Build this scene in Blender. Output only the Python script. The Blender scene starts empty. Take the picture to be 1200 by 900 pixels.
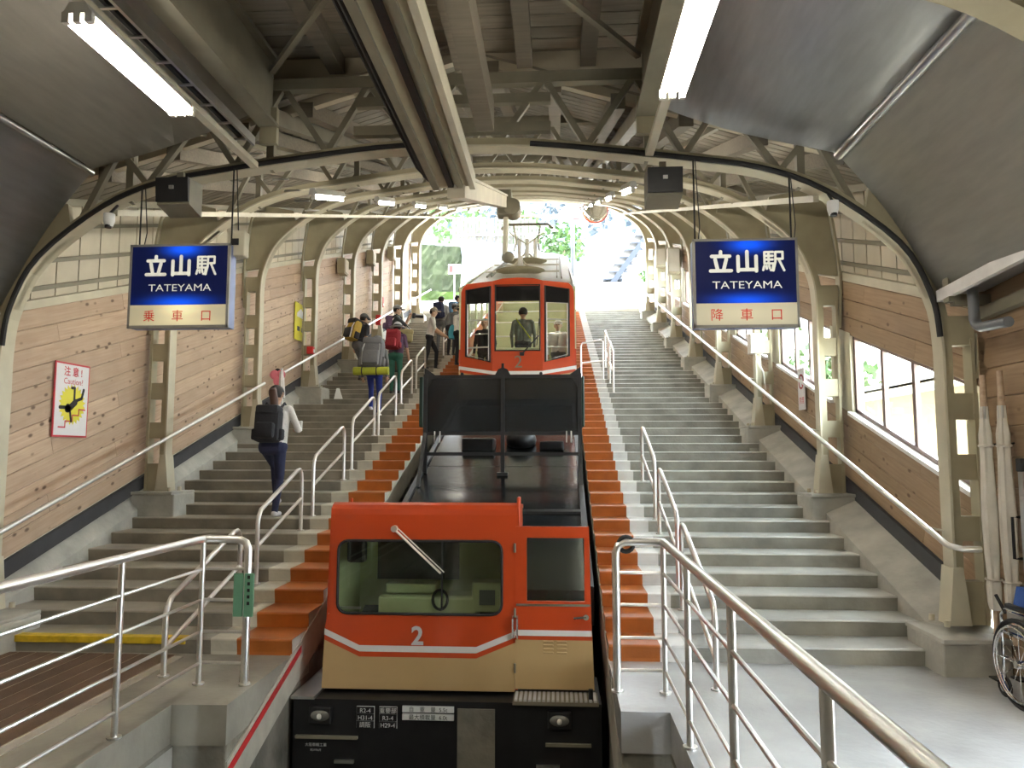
import bpy, bmesh, math, random
import numpy as np
from mathutils import Vector, Matrix, Euler
random.seed(7)
SC = bpy.context.scene
COL = SC.collection
# ------------------------------------------------------------------ camera
cam_d = bpy.data.cameras.new('camera'); cam = bpy.data.objects.new('camera', cam_d); COL.objects.link(cam)
cam.location = (0, 0, 1.8); cam.rotation_euler = (math.radians(95.32), 0, math.radians(3.525))
cam_d.sensor_width = 36; cam_d.lens = 26.1; cam_d.clip_start = .05; cam_d.clip_end = 400
SC.camera = cam
# ------------------------------------------------------------------ sky, sun, exposure
W = bpy.data.worlds.new('sky'); SC.world = W; W.use_nodes = True
bg = W.node_tree.nodes['Background']
bg.inputs[0].default_value = (.80, .90, 1.0, 1); bg.inputs[1].default_value = 26.0
sun_d = bpy.data.lights.new('sun', 'SUN'); sun_d.energy = 75; sun_d.angle = math.radians(3); sun_d.color = (1, .95, .86)
sun = bpy.data.objects.new('sun', sun_d); COL.objects.link(sun)
sun.rotation_euler = (math.radians(-9), math.radians(12), 0)
SC.view_settings.view_transform = 'Standard'; SC.view_settings.look = 'None'
SC.view_settings.gamma = 1; SC.view_settings.use_curve_mapping = False
SC.view_settings.exposure = 0.18
TUBE_POWER = 55; FAR_TUBE = 130
# ------------------------------------------------------------------ hall geometry
R_, T_, Y0 = .1402, .4362, 6.68          # riser, tread, first riser
S = R_ / T_; ANG = math.atan(S)
XC = -.945                               # centre line of the hall
def nz(y): return R_ + S * (y - Y0)      # height of the stair nosing line
FY = [6.72 + 2.95 * k for k in range(8)] # steel frames
XL, XR = -5.55, 3.65                     # inner faces of the side walls
TL, TR = -2.38, .43                      # track trench
NSTEP = 54
# ------------------------------------------------------------------ materials
MATS = {}
def M(name, col=(.5, .5, .5), rough=.5, metal=0., var=.12, sc=6., bump=0., bsc=40., emit=None, es=0., stretch=(1, 1, 1),
      trans=0., ior=1.45, alpha=1., spec=.5, rnd=0., coat=0.):
    if name in MATS: return MATS[name]
    m = bpy.data.materials.new(name); MATS[name] = m; m.use_nodes = True
    nt = m.node_tree; N = nt.nodes; L = nt.links; p = N['Principled BSDF']
    p.inputs['Roughness'].default_value = rough; p.inputs['Metallic'].default_value = metal
    p.inputs['Transmission Weight'].default_value = trans; p.inputs['IOR'].default_value = ior
    p.inputs['Alpha'].default_value = alpha; p.inputs['Specular IOR Level'].default_value = spec
    p.inputs['Coat Weight'].default_value = coat
    tc = N.new('ShaderNodeTexCoord'); mp = N.new('ShaderNodeMapping'); mp.inputs['Scale'].default_value = stretch
    oi = N.new('ShaderNodeObjectInfo')
    L.new(tc.outputs['Object'], mp.inputs[0])
    vm = N.new('ShaderNodeVectorMath'); vm.operation = 'MULTIPLY_ADD'
    cmb = N.new('ShaderNodeCombineXYZ'); L.new(oi.outputs['Random'], cmb.inputs[0]); L.new(oi.outputs['Random'], cmb.inputs[1]); L.new(oi.outputs['Random'], cmb.inputs[2])
    L.new(cmb.outputs[0], vm.inputs[0]); vm.inputs[1].default_value = (37, 53, 71); L.new(mp.outputs[0], vm.inputs[2])
    nz_ = N.new('ShaderNodeTexNoise'); nz_.inputs['Scale'].default_value = sc; nz_.inputs['Detail'].default_value = 5
    L.new(vm.outputs[0], nz_.inputs['Vector'])
    rp = N.new('ShaderNodeMapRange'); rp.inputs[1].default_value = .25; rp.inputs[2].default_value = .75
    rp.inputs[3].default_value = 1 - var; rp.inputs[4].default_value = 1 + var; L.new(nz_.outputs['Fac'], rp.inputs[0])
    sc_ = N.new('ShaderNodeVectorMath'); sc_.operation = 'SCALE'; sc_.inputs[0].default_value = col[:3]
    if rnd:
        r2 = N.new('ShaderNodeMapRange'); r2.inputs[3].default_value = 1 - rnd; r2.inputs[4].default_value = 1 + rnd
        L.new(oi.outputs['Random'], r2.inputs[0])
        mu = N.new('ShaderNodeMath'); mu.operation = 'MULTIPLY'; L.new(r2.outputs[0], mu.inputs[0]); L.new(rp.outputs[0], mu.inputs[1])
        L.new(mu.outputs[0], sc_.inputs['Scale'])
    else: L.new(rp.outputs[0], sc_.inputs['Scale'])
    L.new(sc_.outputs[0], p.inputs['Base Color'])
    m['_v'] = vm.name
    if bump:
        n2 = N.new('ShaderNodeTexNoise'); n2.inputs['Scale'].default_value = bsc; n2.inputs['Detail'].default_value = 4
        L.new(vm.outputs[0], n2.inputs['Vector'])
        b = N.new('ShaderNodeBump'); b.inputs['Strength'].default_value = bump; b.inputs['Distance'].default_value = .02
        L.new(n2.outputs['Fac'], b.inputs['Height']); L.new(b.outputs[0], p.inputs['Normal'])
    if emit:
        p.inputs['Emission Color'].default_value = (*emit, 1); p.inputs['Emission Strength'].default_value = es
    return m
def wood(name, c1, c2, knot, rough=.6, kn=.075, rnd=.14):
    m = M(name, c1, rough=rough, var=.1, sc=3, stretch=(1, 1, 1), rnd=rnd)
    nt = m.node_tree; N = nt.nodes; L = nt.links; p = N['Principled BSDF']; vm = N[m['_v']]
    mp = N.new('ShaderNodeMapping'); mp.inputs['Scale'].default_value = (.7, 9, 14); L.new(vm.outputs[0], mp.inputs[0])
    n = N.new('ShaderNodeTexNoise'); n.inputs['Scale'].default_value = 3; n.inputs['Detail'].default_value = 6; L.new(mp.outputs[0], n.inputs['Vector'])
    base = p.inputs['Base Color'].links[0].from_socket
    mx = N.new('ShaderNodeMix'); mx.data_type = 'RGBA'; mx.inputs[7].default_value = (*c2, 1)
    r = N.new('ShaderNodeMapRange'); r.inputs[1].default_value = .38; r.inputs[2].default_value = .75; r.inputs[4].default_value = .75
    L.new(n.outputs['Fac'], r.inputs[0]); L.new(r.outputs[0], mx.inputs[0]); L.new(base, mx.inputs[6])
    mp2 = N.new('ShaderNodeMapping'); mp2.inputs['Scale'].default_value = (4.2, 7.5, 7.5); L.new(vm.outputs[0], mp2.inputs[0])
    v = N.new('ShaderNodeTexVoronoi'); v.inputs['Scale'].default_value = 1.0; L.new(mp2.outputs[0], v.inputs['Vector'])
    r2 = N.new('ShaderNodeMapRange'); r2.inputs[1].default_value = kn * 1.2; r2.inputs[2].default_value = kn * 2.6; r2.inputs[3].default_value = .85; r2.inputs[4].default_value = 0
    L.new(v.outputs['Distance'], r2.inputs[0])
    mx2 = N.new('ShaderNodeMix'); mx2.data_type = 'RGBA'; mx2.inputs[7].default_value = (*knot, 1)
    L.new(r2.outputs[0], mx2.inputs[0]); L.new(mx.outputs[2], mx2.inputs[6]); L.new(mx2.outputs[2], p.inputs['Base Color'])
    return m
M('concrete', (.33, .31, .265), rough=.42, var=.3, sc=2.2, bump=.25, bsc=30)
M('white_paint_clean', (.66, .65, .62), rough=.5, var=.1, sc=6)
M('riser', (.27, .26, .225), rough=.6, var=.35, sc=2.6, bump=.2, bsc=25, rnd=.06)  # both riser materials: shade painted into the colour, darker than the treads
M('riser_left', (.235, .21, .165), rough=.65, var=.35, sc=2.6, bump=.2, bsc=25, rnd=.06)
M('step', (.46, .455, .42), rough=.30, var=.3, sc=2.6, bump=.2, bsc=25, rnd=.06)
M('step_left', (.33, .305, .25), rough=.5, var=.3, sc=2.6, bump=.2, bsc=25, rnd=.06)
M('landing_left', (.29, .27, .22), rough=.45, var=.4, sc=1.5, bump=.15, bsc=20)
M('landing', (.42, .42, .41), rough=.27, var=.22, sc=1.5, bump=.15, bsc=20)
M('old_concrete', (.22, .205, .165), rough=.75, var=.5, sc=2.2, bump=.5, bsc=18)
M('curb', (.42, .41, .36), rough=.7, var=.25, sc=3, bump=.3, bsc=18)
M('orange_paint', (.37, .105, .018), rough=.42, var=.18, sc=5, bump=.1, bsc=30, rnd=.05)
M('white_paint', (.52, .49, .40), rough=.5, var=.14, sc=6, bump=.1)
M('yellow_paint', (.62, .43, .02), rough=.6, var=.3, sc=12)
M('steel', (.37, .33, .22), rough=.5, var=.1, sc=4)
M('steel_pale', (.52, .48, .36), rough=.5, var=.1, sc=4)
M('steel_dark', (.21, .19, .135), rough=.55, var=.15, sc=4)
M('cream_board', (.56, .50, .38), rough=.6, var=.1, sc=3, rnd=.06)
M('stainless', (.80, .78, .74), rough=.33, metal=.88, var=.06, sc=8)
M('chrome', (.85, .85, .85), rough=.12, metal=1, var=.03)
M('dark_band', (.055, .055, .06), rough=.6)
M('mat', (.125, .072, .042), rough=.7, var=.35, sc=2.2, bump=.5, bsc=160, rnd=.05)
M('seam', (.40, .33, .24), rough=.6)
M('black', (.012, .012, .013), rough=.45, var=.3)
M('black_gloss', (.010, .012, .014), rough=.16, var=.3, sc=3, bump=.06, bsc=9)
M('rubber', (.02, .02, .02), rough=.7)
M('white', (.75, .75, .73), rough=.45, var=.04)
M('cloth_white', (.62, .58, .50), rough=.85, var=.1, bump=.3, bsc=30)
M('red', (.60, .03, .03), rough=.45, var=.05)
M('sheet', (.52, .52, .52), rough=.30, metal=.75, var=.10, sc=2.5, bump=.10, bsc=50, stretch=(6, 1, 6))
M('sheet_olive', (.50, .48, .42), rough=.45, metal=.3, var=.10, sc=2.5, bump=.08, bsc=50, stretch=(6, 1, 6))
M('car_orange', (.50, .058, .012), rough=.3, var=.05, sc=3, coat=.3)
M('car_cream', (.48, .33, .15), rough=.35, var=.04, sc=3, coat=.2)
M('car_white', (.72, .70, .66), rough=.35, var=.04)
M('car_roof', (.55, .54, .48), rough=.5, var=.12, sc=2)
M('green_panel', (.50, .54, .32), rough=.45, var=.06)
def thin_glass(name, tint, refl, rough=.02):
    m = bpy.data.materials.new(name); MATS[name] = m; m.use_nodes = True; nt = m.node_tree; N = nt.nodes; L = nt.links
    N.remove(N['Principled BSDF']); t = N.new('ShaderNodeBsdfTransparent'); t.inputs[0].default_value = (*tint, 1)
    g = N.new('ShaderNodeBsdfGlossy'); g.inputs['Roughness'].default_value = rough; lw = N.new('ShaderNodeLayerWeight'); lw.inputs[0].default_value = .35
    mr = N.new('ShaderNodeMapRange'); mr.inputs[3].default_value = refl; mr.inputs[4].default_value = .55; pw = N.new('ShaderNodeMath'); pw.operation = 'POWER'; pw.inputs[1].default_value = 3; L.new(lw.outputs['Facing'], pw.inputs[0]); L.new(pw.outputs[0], mr.inputs[0])
    mx = N.new('ShaderNodeMixShader'); L.new(mr.outputs[0], mx.inputs[0]); L.new(t.outputs[0], mx.inputs[1]); L.new(g.outputs[0], mx.inputs[2]); L.new(mx.outputs[0], N['Material Output'].inputs[0])
thin_glass('glass', (.95, .97, .95), .03); thin_glass('cab_glass', (.90, .94, .88), .05)
M('dark_glass', (.02, .022, .024), rough=.10, alpha=.86, var=.2)
M('dark_film', (.010, .010, .011), rough=.12)
M('tube', (1, 1, 1), rough=.5, var=0, emit=(1.0, .93, .80), es=TUBE_POWER)
M('tube_far', (1, 1, 1), rough=.5, var=0, emit=(1.0, .94, .83), es=FAR_TUBE)
M('lamp_body', (.70, .68, .62), rough=.4, var=.04)
M('headlamp', (.30, .30, .28), rough=.1, metal=.6)
M('tread_alu', (.62, .62, .62), rough=.5, metal=.35)
M('pole_grey', (.06, .065, .07), rough=.5)
M('alu', (.55, .55, .54), rough=.35, metal=1, var=.1)
M('pvc', (.13, .14, .15), rough=.4)
M('window_frame', (.17, .115, .10), rough=.45)
M('sill', (.72, .70, .68), rough=.4)
M('black_cable', (.015, .015, .015), rough=.6)
M('blue_fabric', (.03, .09, .32), rough=.8, bump=.3, bsc=80)
M('skin', (.50, .30, .20), rough=.55, var=.05)
M('hair', (.015, .011, .009), rough=.5, var=.2, sc=30)
M('moss', (.030, .055, .008), rough=.9, var=.6, sc=1.1, bump=.8, bsc=8)
M('stone_grey', (.028, .038, .016), rough=.9, var=.4, sc=1.5, bump=.6, bsc=6)
M('pale_ground', (.60, .59, .55), rough=.9, var=.12, sc=.5, bump=.3, bsc=5)
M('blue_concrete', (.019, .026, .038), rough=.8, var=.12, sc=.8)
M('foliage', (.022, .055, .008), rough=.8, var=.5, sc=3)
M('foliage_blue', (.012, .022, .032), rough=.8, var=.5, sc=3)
M('fence_board', (.065, .058, .048), rough=.9, var=.3, rnd=.25)
M('bark', (.12, .09, .06), rough=.9, var=.3)
M('building', (.20, .15, .085), rough=.8, var=.08, sc=1)
M('roof_grey', (.15, .155, .16), rough=.6, var=.1)
M('stair_steel', (.007, .011, .019), rough=.7)
M('blue_grey', (.03, .045, .08), rough=.6, var=.15)
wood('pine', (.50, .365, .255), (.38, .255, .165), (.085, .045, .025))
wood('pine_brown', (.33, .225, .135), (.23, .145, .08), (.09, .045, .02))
wood('roof_board', (.27, .24, .185), (.19, .165, .125), (.10, .07, .05), rough=.75, kn=.02, rnd=.2)
wood('ceiling_plank', (.30, .255, .19), (.20, .17, .125), (.05, .04, .03), rough=.75, kn=.02, rnd=.2)
wood('timber', (.20, .17, .125), (.14, .118, .085), (.12, .09, .06), rough=.7, kn=.02)
# ------------------------------------------------------------------ mesh builder
class MB:
    def __init__(s): s.b = bmesh.new(); s.mi = 0
    def _f(s, vs):
        try: f = s.b.faces.new(vs); f.material_index = s.mi; return f
        except ValueError: return None
    def hexa(s, P):      # 8 points: bottom 4 then top 4
        v = [s.b.verts.new(p) for p in P]
        for q in ((3, 2, 1, 0), (4, 5, 6, 7), (0, 1, 5, 4), (1, 2, 6, 5), (2, 3, 7, 6), (3, 0, 4, 7)): s._f([v[i] for i in q])
        return s
    def box(s, x0, x1, y0, y1, z0, z1):
        return s.hexa([(x0, y0, z0), (x1, y0, z0), (x1, y1, z0), (x0, y1, z0), (x0, y0, z1), (x1, y0, z1), (x1, y1, z1), (x0, y1, z1)])
    def bbox(s, x0, x1, y0, y1, z0, z1, r=.01):    # box with chamfered edges
        t = bmesh.new(); bmesh.ops.create_cube(t, size=1)
        for v in t.verts: v.co = Vector(((x0 + x1) / 2 + v.co.x * (x1 - x0), (y0 + y1) / 2 + v.co.y * (y1 - y0), (z0 + z1) / 2 + v.co.z * (z1 - z0)))
        bmesh.ops.bevel(t, geom=t.edges[:], offset=r, segments=2, affect='EDGES', profile=.5)
        return s.add(t)
    def add(s, t):
        mp = {v: s.b.verts.new(v.co) for v in t.verts}
        for f in t.faces: s._f([mp[v] for v in f.verts])
        t.free(); return s
    def prism(s, poly, axis, a, b):      # poly 2D in the two other axes (order x,y,z without axis)
        def P(u, v, w):
            return {'x': (w, u, v), 'y': (u, w, v), 'z': (u, v, w)}[axis]
        A = [s.b.verts.new(P(u, v, a)) for u, v in poly]; B = [s.b.verts.new(P(u, v, b)) for u, v in poly]
        s._f(A[::-1]); s._f(B); n = len(poly)
        for i in range(n): s._f([A[i], A[(i + 1) % n], B[(i + 1) % n], B[i]])
        return s
    def bar(s, p0, p1, w, h, up=(0, 0, 1)):
        p0, p1 = Vector(p0), Vector(p1); d = (p1 - p0).normalized(); u = Vector(up)
        sx = d.cross(u)
        if sx.length < 1e-4: sx = d.cross(Vector((0, 1, 0)))
        sx.normalize(); u = sx.cross(d); a = sx * w / 2; c = u * h / 2
        return s.hexa([p0 - a - c, p0 + a - c, p1 + a - c, p1 - a - c, p0 - a + c, p0 + a + c, p1 + a + c, p1 - a + c])
    def tube(s, pts, r, n=8, closed=False, caps=True, r2=None):
        pts = [Vector(p) for p in pts]; m = len(pts); rings = []; prev = None
        for i, p in enumerate(pts):
            if closed: t = pts[(i + 1) % m] - pts[i - 1]
            else: t = pts[min(i + 1, m - 1)] - pts[max(i - 1, 0)]
            t.normalize()
            if prev is None:
                a = t.cross(Vector((0, 0, 1)))
                if a.length < 1e-3: a = t.cross(Vector((0, 1, 0)))
            else: a = prev - t * prev.dot(t)
            a.normalize(); prev = a; b = t.cross(a)
            rr = r if r2 is None else r + (r2 - r) * i / max(1, m - 1)
            if isinstance(r, (list, tuple)): rr = r[i]
            rings.append([s.b.verts.new(p + a * rr * math.cos(2 * math.pi * k / n) + b * rr * math.sin(2 * math.pi * k / n)) for k in range(n)])
        for i in range(m if closed else m - 1):
            A, B = rings[i], rings[(i + 1) % m]
            for k in range(n): s._f([A[k], A[(k + 1) % n], B[(k + 1) % n], B[k]])
        if caps and not closed: s._f(rings[0][::-1]); s._f(rings[-1])
        return s
    def ell(s, c, r, n=12, m=8, rot=None):
        t = bmesh.new(); bmesh.ops.create_uvsphere(t, u_segments=n, v_segments=m, radius=1)
        R = rot.to_matrix().to_4x4() if rot else Matrix()
        mat = Matrix.Translation(Vector(c)) @ R @ Matrix.Diagonal((*r, 1))
        bmesh.ops.transform(t, matrix=mat, verts=t.verts[:]); return s.add(t)
    def cyl(s, p0, p1, r, n=16, r2=None): return s.tube([p0, p1], r, n, r2=r2)
    def ribbon(s, pts, w, conv, z0, z1, rounded=True):   # flat stroke in 2D, conv(x,y,d)->3D
        for i in range(len(pts) - 1):
            a, b = Vector(pts[i]), Vector(pts[i + 1]); d = (b - a).normalized(); nn = Vector((-d.y, d.x)) * w / 2
            q = [a + nn]
            ang = math.atan2(nn.y, nn.x)
            for k in range(1, 6): q.append(a + Vector((math.cos(ang + math.pi * k / 6), math.sin(ang + math.pi * k / 6))) * w / 2)
            q += [a - nn, b - nn]
            for k in range(1, 6): q.append(b + Vector((math.cos(ang + math.pi + math.pi * k / 6), math.sin(ang + math.pi + math.pi * k / 6))) * w / 2)
            q.append(b + nn)
            A = [s.b.verts.new(conv(p.x, p.y, z0)) for p in q]; B = [s.b.verts.new(conv(p.x, p.y, z1)) for p in q]
            s._f(A[::-1]); s._f(B); n = len(q)
            for k in range(n): s._f([A[k], A[(k + 1) % n], B[(k + 1) % n], B[k]])
        return s
    def build(s, name, mats, parent=None, smooth=False, local=False, origin=None):
        bmesh.ops.recalc_face_normals(s.b, faces=s.b.faces[:])
        me = bpy.data.meshes.new(name)
        off = Vector((0, 0, 0))
        if not local:
            if parent is not None: off = wloc(parent)
            elif origin is not None: off = Vector(origin)
            elif len(s.b.verts):
                cs = [v.co for v in s.b.verts]
                lo = [min(c[i] for c in cs) for i in range(3)]; hi = [max(c[i] for c in cs) for i in range(3)]
                off = Vector(((lo[0] + hi[0]) / 2, (lo[1] + hi[1]) / 2, lo[2]))
            bmesh.ops.translate(s.b, vec=-off, verts=s.b.verts[:])
        s.b.to_mesh(me); s.b.free()
        for m in (mats if isinstance(mats, (list, tuple)) else [mats]): me.materials.append(MATS[m] if isinstance(m, str) else m)
        if smooth:
            for p in me.polygons: p.use_smooth = True
            if smooth != 'all':
                try: me.set_sharp_from_angle(angle=math.radians(40))
                except Exception: pass
        o = bpy.data.objects.new(name, me); COL.objects.link(o)
        if parent is not None: o.parent = parent
        elif not local: o.location = off
        return o
def wloc(o):
    v = Vector((0, 0, 0))
    while o is not None: v += Vector(o.location); o = o.parent
    return v
def tag(o, label=None, cat=None, group=None, kind=None):
    if label: o['label'] = label
    if cat: o['category'] = cat
    if group: o['group'] = group
    if kind: o['kind'] = kind
    return o
def thing(name, label, cat, loc=(0, 0, 0), rz=0, group=None, kind=None):
    o = bpy.data.objects.new(name, None); COL.objects.link(o); o.empty_display_size = .1
    o.location = loc; o.rotation_euler = (0, 0, rz); return tag(o, label, cat, group, kind)
def struct(name, loc=(0, 0, 0)):
    return thing(name, None, None, loc, kind='structure')
def inst(src, parent, loc=None, rot=None, scale=None, name=None):   # copy of one object sharing its mesh
    o = src.copy(); COL.objects.link(o); o.parent = parent
    if loc is not None: o.location = loc
    if rot is not None: o.rotation_euler = rot
    if scale is not None: o.scale = scale
    return o
def copy_tree(o, loc=None, rz=None, label=None, parent=None):
    c = o.copy(); COL.objects.link(c); c.parent = parent
    if loc is not None: c.location = loc
    if rz is not None: c.rotation_euler[2] = rz
    if label: c['label'] = label
    for ch in list(o.children): copy_tree(ch, parent=c)
    return c
def text(body, size, conv, mat, parent, name='lettering', depth=.002, bold=0., align='CENTER', sx=1., split=False):
    if split:                             # every character a part of its own
        def adv(s):
            c = bpy.data.curves.new('t', 'FONT'); c.body = s + 'I'; c.size = size; o = bpy.data.objects.new('t', c); COL.objects.link(o); bpy.context.view_layer.update()
            me = o.to_mesh(); r = max(v.co.x for v in me.vertices); o.to_mesh_clear(); bpy.data.objects.remove(o); bpy.data.curves.remove(c); return r
        a0 = adv(''); tot = adv(body) - a0
        for i, ch in enumerate(body):
            if ch.strip():
                x = adv(body[:i]) - a0 - tot / 2
                text(ch, size, lambda a, b, d, x=x: conv(a + x * sx, b, d), mat, parent, name, depth, bold, 'LEFT', sx)
        return
    c = bpy.data.curves.new('t', 'FONT'); c.body = body; c.size = size; c.align_x = align; c.offset = bold; c.resolution_u = 3
    o = bpy.data.objects.new('t', c); COL.objects.link(o); bpy.context.view_layer.update()
    me = o.to_mesh(); mb = MB(); vs = [mb.b.verts.new(conv(v.co.x * sx, v.co.y, depth)) for v in me.vertices]
    for p in me.polygons: mb._f([vs[i] for i in p.vertices])
    o.to_mesh_clear(); bpy.data.objects.remove(o); bpy.data.curves.remove(c)
    o = mb.build(name, mat, parent)
    if len(body) > 1: o['kind'] = 'stuff'
    return o
def plank_mesh(L, h, t, mat, name='plank'):   # x along, y thickness (outer face at +y), z height; chamfered outer edges
    mb = MB(); c = .006
    mb.prism([(0, 0), (t - c, 0), (t, c), (t, h - c), (t - c, h), (0, h)], 'x', .002, L - .002)
    return mb.build(name, mat, None, local=True)
# ================================================================== the setting
Y1 = 29.6                                # upper end of the hall
SLOPE_L = Matrix(((0, 1, 0), (-math.cos(ANG), 0, -math.sin(ANG)), (-math.sin(ANG), 0, math.cos(ANG)))).to_euler()   # left wall, outer face +X
SLOPE_R = Matrix(((0, -1, 0), (math.cos(ANG), 0, -math.sin(ANG)), (math.sin(ANG), 0, math.cos(ANG)))).to_euler()    # right wall, outer face -X
def slab(name, parent, mat, x0, x1, ya, yb, ha, hb):      # sheared slab: heights measured from the nosing line
    mb = MB(); mb.prism([(ya, nz(ya) + ha), (yb, nz(yb) + ha), (yb, nz(yb) + hb), (ya, nz(ya) + hb)], 'x', x0, x1)
    o = mb.build(name, mat, parent); return o
_pl = {}
def plank(L, h, mat):
    k = (round(L, 2), round(h, 3), mat)
    if k not in _pl:
        _pl[k] = plank_mesh(L, h, .02, mat); return _pl[k], True
    return _pl[k], False
def place(L, h, mat, parent, loc, rot):
    p, new = plank(L, h, mat); o = p if new else inst(p, parent)
    o.parent = parent; o.location = Vector(loc) - wloc(parent); o.rotation_euler = rot; return o
# ---- floor: two landings of concrete, ledges over the track pit
fl = struct('floor')
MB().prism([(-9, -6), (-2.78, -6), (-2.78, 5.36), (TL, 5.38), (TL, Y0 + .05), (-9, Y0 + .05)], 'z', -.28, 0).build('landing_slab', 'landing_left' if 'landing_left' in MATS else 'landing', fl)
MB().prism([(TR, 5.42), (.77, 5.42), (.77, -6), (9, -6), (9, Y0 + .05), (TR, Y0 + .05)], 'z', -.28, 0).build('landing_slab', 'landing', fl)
MB().bbox(-2.80, TL - .005, 5.40, 5.62, -1.3, -.04, .015).build('ledge_block', 'old_concrete', fl)
MB().bbox(TR + .005, .80, 5.45, 5.7, -1.3, -.04, .015).build('ledge_block', 'old_concrete', fl)
# fascia with a recess below the landing edge, both sides
for sx, xe in ((-1, -2.78), (1, .77)):
    xa = xe + .01 * -sx
    MB().box(min(xe, xe + sx * .2), max(xe, xe + sx * .2), -6, 5.40, -.62, -.28).build('fascia_panel', 'curb', fl)
    MB().box(min(xe + sx * .12, xe + sx * .3), max(xe + sx * .12, xe + sx * .3), -6, 5.40, -1.2, -.62).build('fascia_recess', 'old_concrete', fl)
    MB().box(min(xe - sx * .02, xe + sx * .25), max(xe - sx * .02, xe + sx * .25), -6, 5.40, -1.6, -1.2).build('fascia_footing', 'curb', fl)
    MB().box(min(xe - sx * .006, xe + sx * .1), max(xe - sx * .006, xe + sx * .1), -6, 5.40, -.30, -.27).build('fascia_lip', 'old_concrete', fl)
for x in (-3.2, 1.2): MB().box(x - .06, x + .06, -6, 6.6, -8, -.25).build('pit_wall', 'old_concrete', fl)
# brown ribbed mat set in the left landing
mt = thing('floor_mat', 'brown ribbed floor mat in long strips on the landing behind the guard rail', 'mat', (-4.5, 4, 0))
st = None
for i in range(13):
    x1 = -3.42 - i * .162
    if st is None:
        st = MB().prism([(0, .0), (.156, .0), (.156, .007), (.15, .01), (.006, .01), (0, .007)], 'y', -8, 2.62).build('mat_strip', 'mat', None, local=True)
        st.parent = mt; o = st
        sm = MB().box(.156, .162, -8, 2.62, 0, .009).build('mat_seam', 'seam', None, local=True); sm.parent = mt; q = sm
    else: o = inst(st, mt); q = inst(sm, mt)
    o.location = (x1 - .156 + 4.5, 0, .001); q.location = (x1 - .156 + 4.5, 0, .001)
MB().box(-3.42, -3.33, -4, 6.60, 0, .006).build('mat_edge', 'stainless', mt)
# ---- track trench
MB().box(TL - .12, TL - .012, 5.5, 6.75, -.9, -.02).build('landing_side', 'old_concrete', fl); MB().box(TR + .012, TR + .12, 5.6, 6.75, -.9, -.02).build('landing_side', 'old_concrete', fl)
tw = struct('wall_track')
for sx, X in ((-1, TL), (1, TR)):
    a, b = (X - .24, X) if sx < 0 else (X, X + .24)
    mb = MB(); mb.prism([(-6, nz(-6) - .05), (5.37, nz(5.37) - .30), (6.62, nz(6.62) - .30), (Y1, nz(Y1) - .16), (Y1, nz(Y1) - 2.2), (-6, nz(-6) - 2.2)][1:] if False else
                        [(-6, nz(-6) - .30), (Y1, nz(Y1) - .30), (Y1, nz(Y1) - 2.6), (-6, nz(-6) - 2.6)], 'x', a, b)
    mb.build('trench_wall', 'old_concrete', tw)
    slab('stringer_face', tw, 'white_paint' if sx < 0 else 'curb', X - .008, X + .008, 5.40 if sx < 0 else 5.46, Y1, -.46 if sx < 0 else -.6, -.13)
slab('red_line', tw, 'red', TL + .006, TL + .014, 3.2, 6.9, -.235, -.175)
tb = struct('floor_track')
slab('track_bed', tb, 'black', TL - .1, TR + .1, -6, 60, -2.4, -2.0)
for x in (-1.5, -.45): slab('rail', tb, 'steel_dark', x - .03, x + .03, -6, 60, -2.0, -1.87)
# ---- the two flights of steps
def flight(label, xa, xb, xo, xw, sx):
    root = struct('staircase', ((xa + xb) / 2, Y0, 0)); root['label'] = label
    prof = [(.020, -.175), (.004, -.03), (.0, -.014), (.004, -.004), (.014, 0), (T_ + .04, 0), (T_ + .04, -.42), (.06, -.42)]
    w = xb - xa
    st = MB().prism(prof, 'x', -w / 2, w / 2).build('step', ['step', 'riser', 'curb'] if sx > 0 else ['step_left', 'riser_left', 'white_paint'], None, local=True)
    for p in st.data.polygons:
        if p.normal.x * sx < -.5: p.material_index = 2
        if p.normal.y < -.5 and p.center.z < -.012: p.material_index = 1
    e = .003
    shell = [(.020 - e, -.141), (.004 - e, -.03), (-e, -.014), (.004 - e, -.002), (.014, e), (T_ + .012, e), (T_ + .012, -.004), (.016, -.006), (.012, -.141)]
    c = (xa + xb) / 2
    def band(a, b, nm, mat): return MB().prism(shell, 'x', a - c, b - c).build(nm, mat, None, local=True)
    ob = band(min(xo), max(xo), 'orange_band', 'orange_paint'); wb = band(min(xw), max(xw), 'white_band', 'white_paint' if sx < 0 else 'white_paint_clean')
    for k in range(1, NSTEP + 1):
        s = st if k == 1 else inst(st, root)
        s.parent = root; s.location = (0, (k - 1) * T_, k * R_)
        for q in (ob, wb):
            o = q if k == 1 else inst(q, s)
            o.parent = s
    return root
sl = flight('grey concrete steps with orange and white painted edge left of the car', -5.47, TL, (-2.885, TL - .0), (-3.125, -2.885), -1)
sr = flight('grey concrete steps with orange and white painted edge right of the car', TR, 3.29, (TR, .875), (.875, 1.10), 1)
ye = MB(); ye.bbox(-5.2, -3.36, Y0 - .012, Y0 + .10, R_ - .055, R_ + .005, .006); ye.build('yellow_edge', 'yellow_paint', sl)
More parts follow.
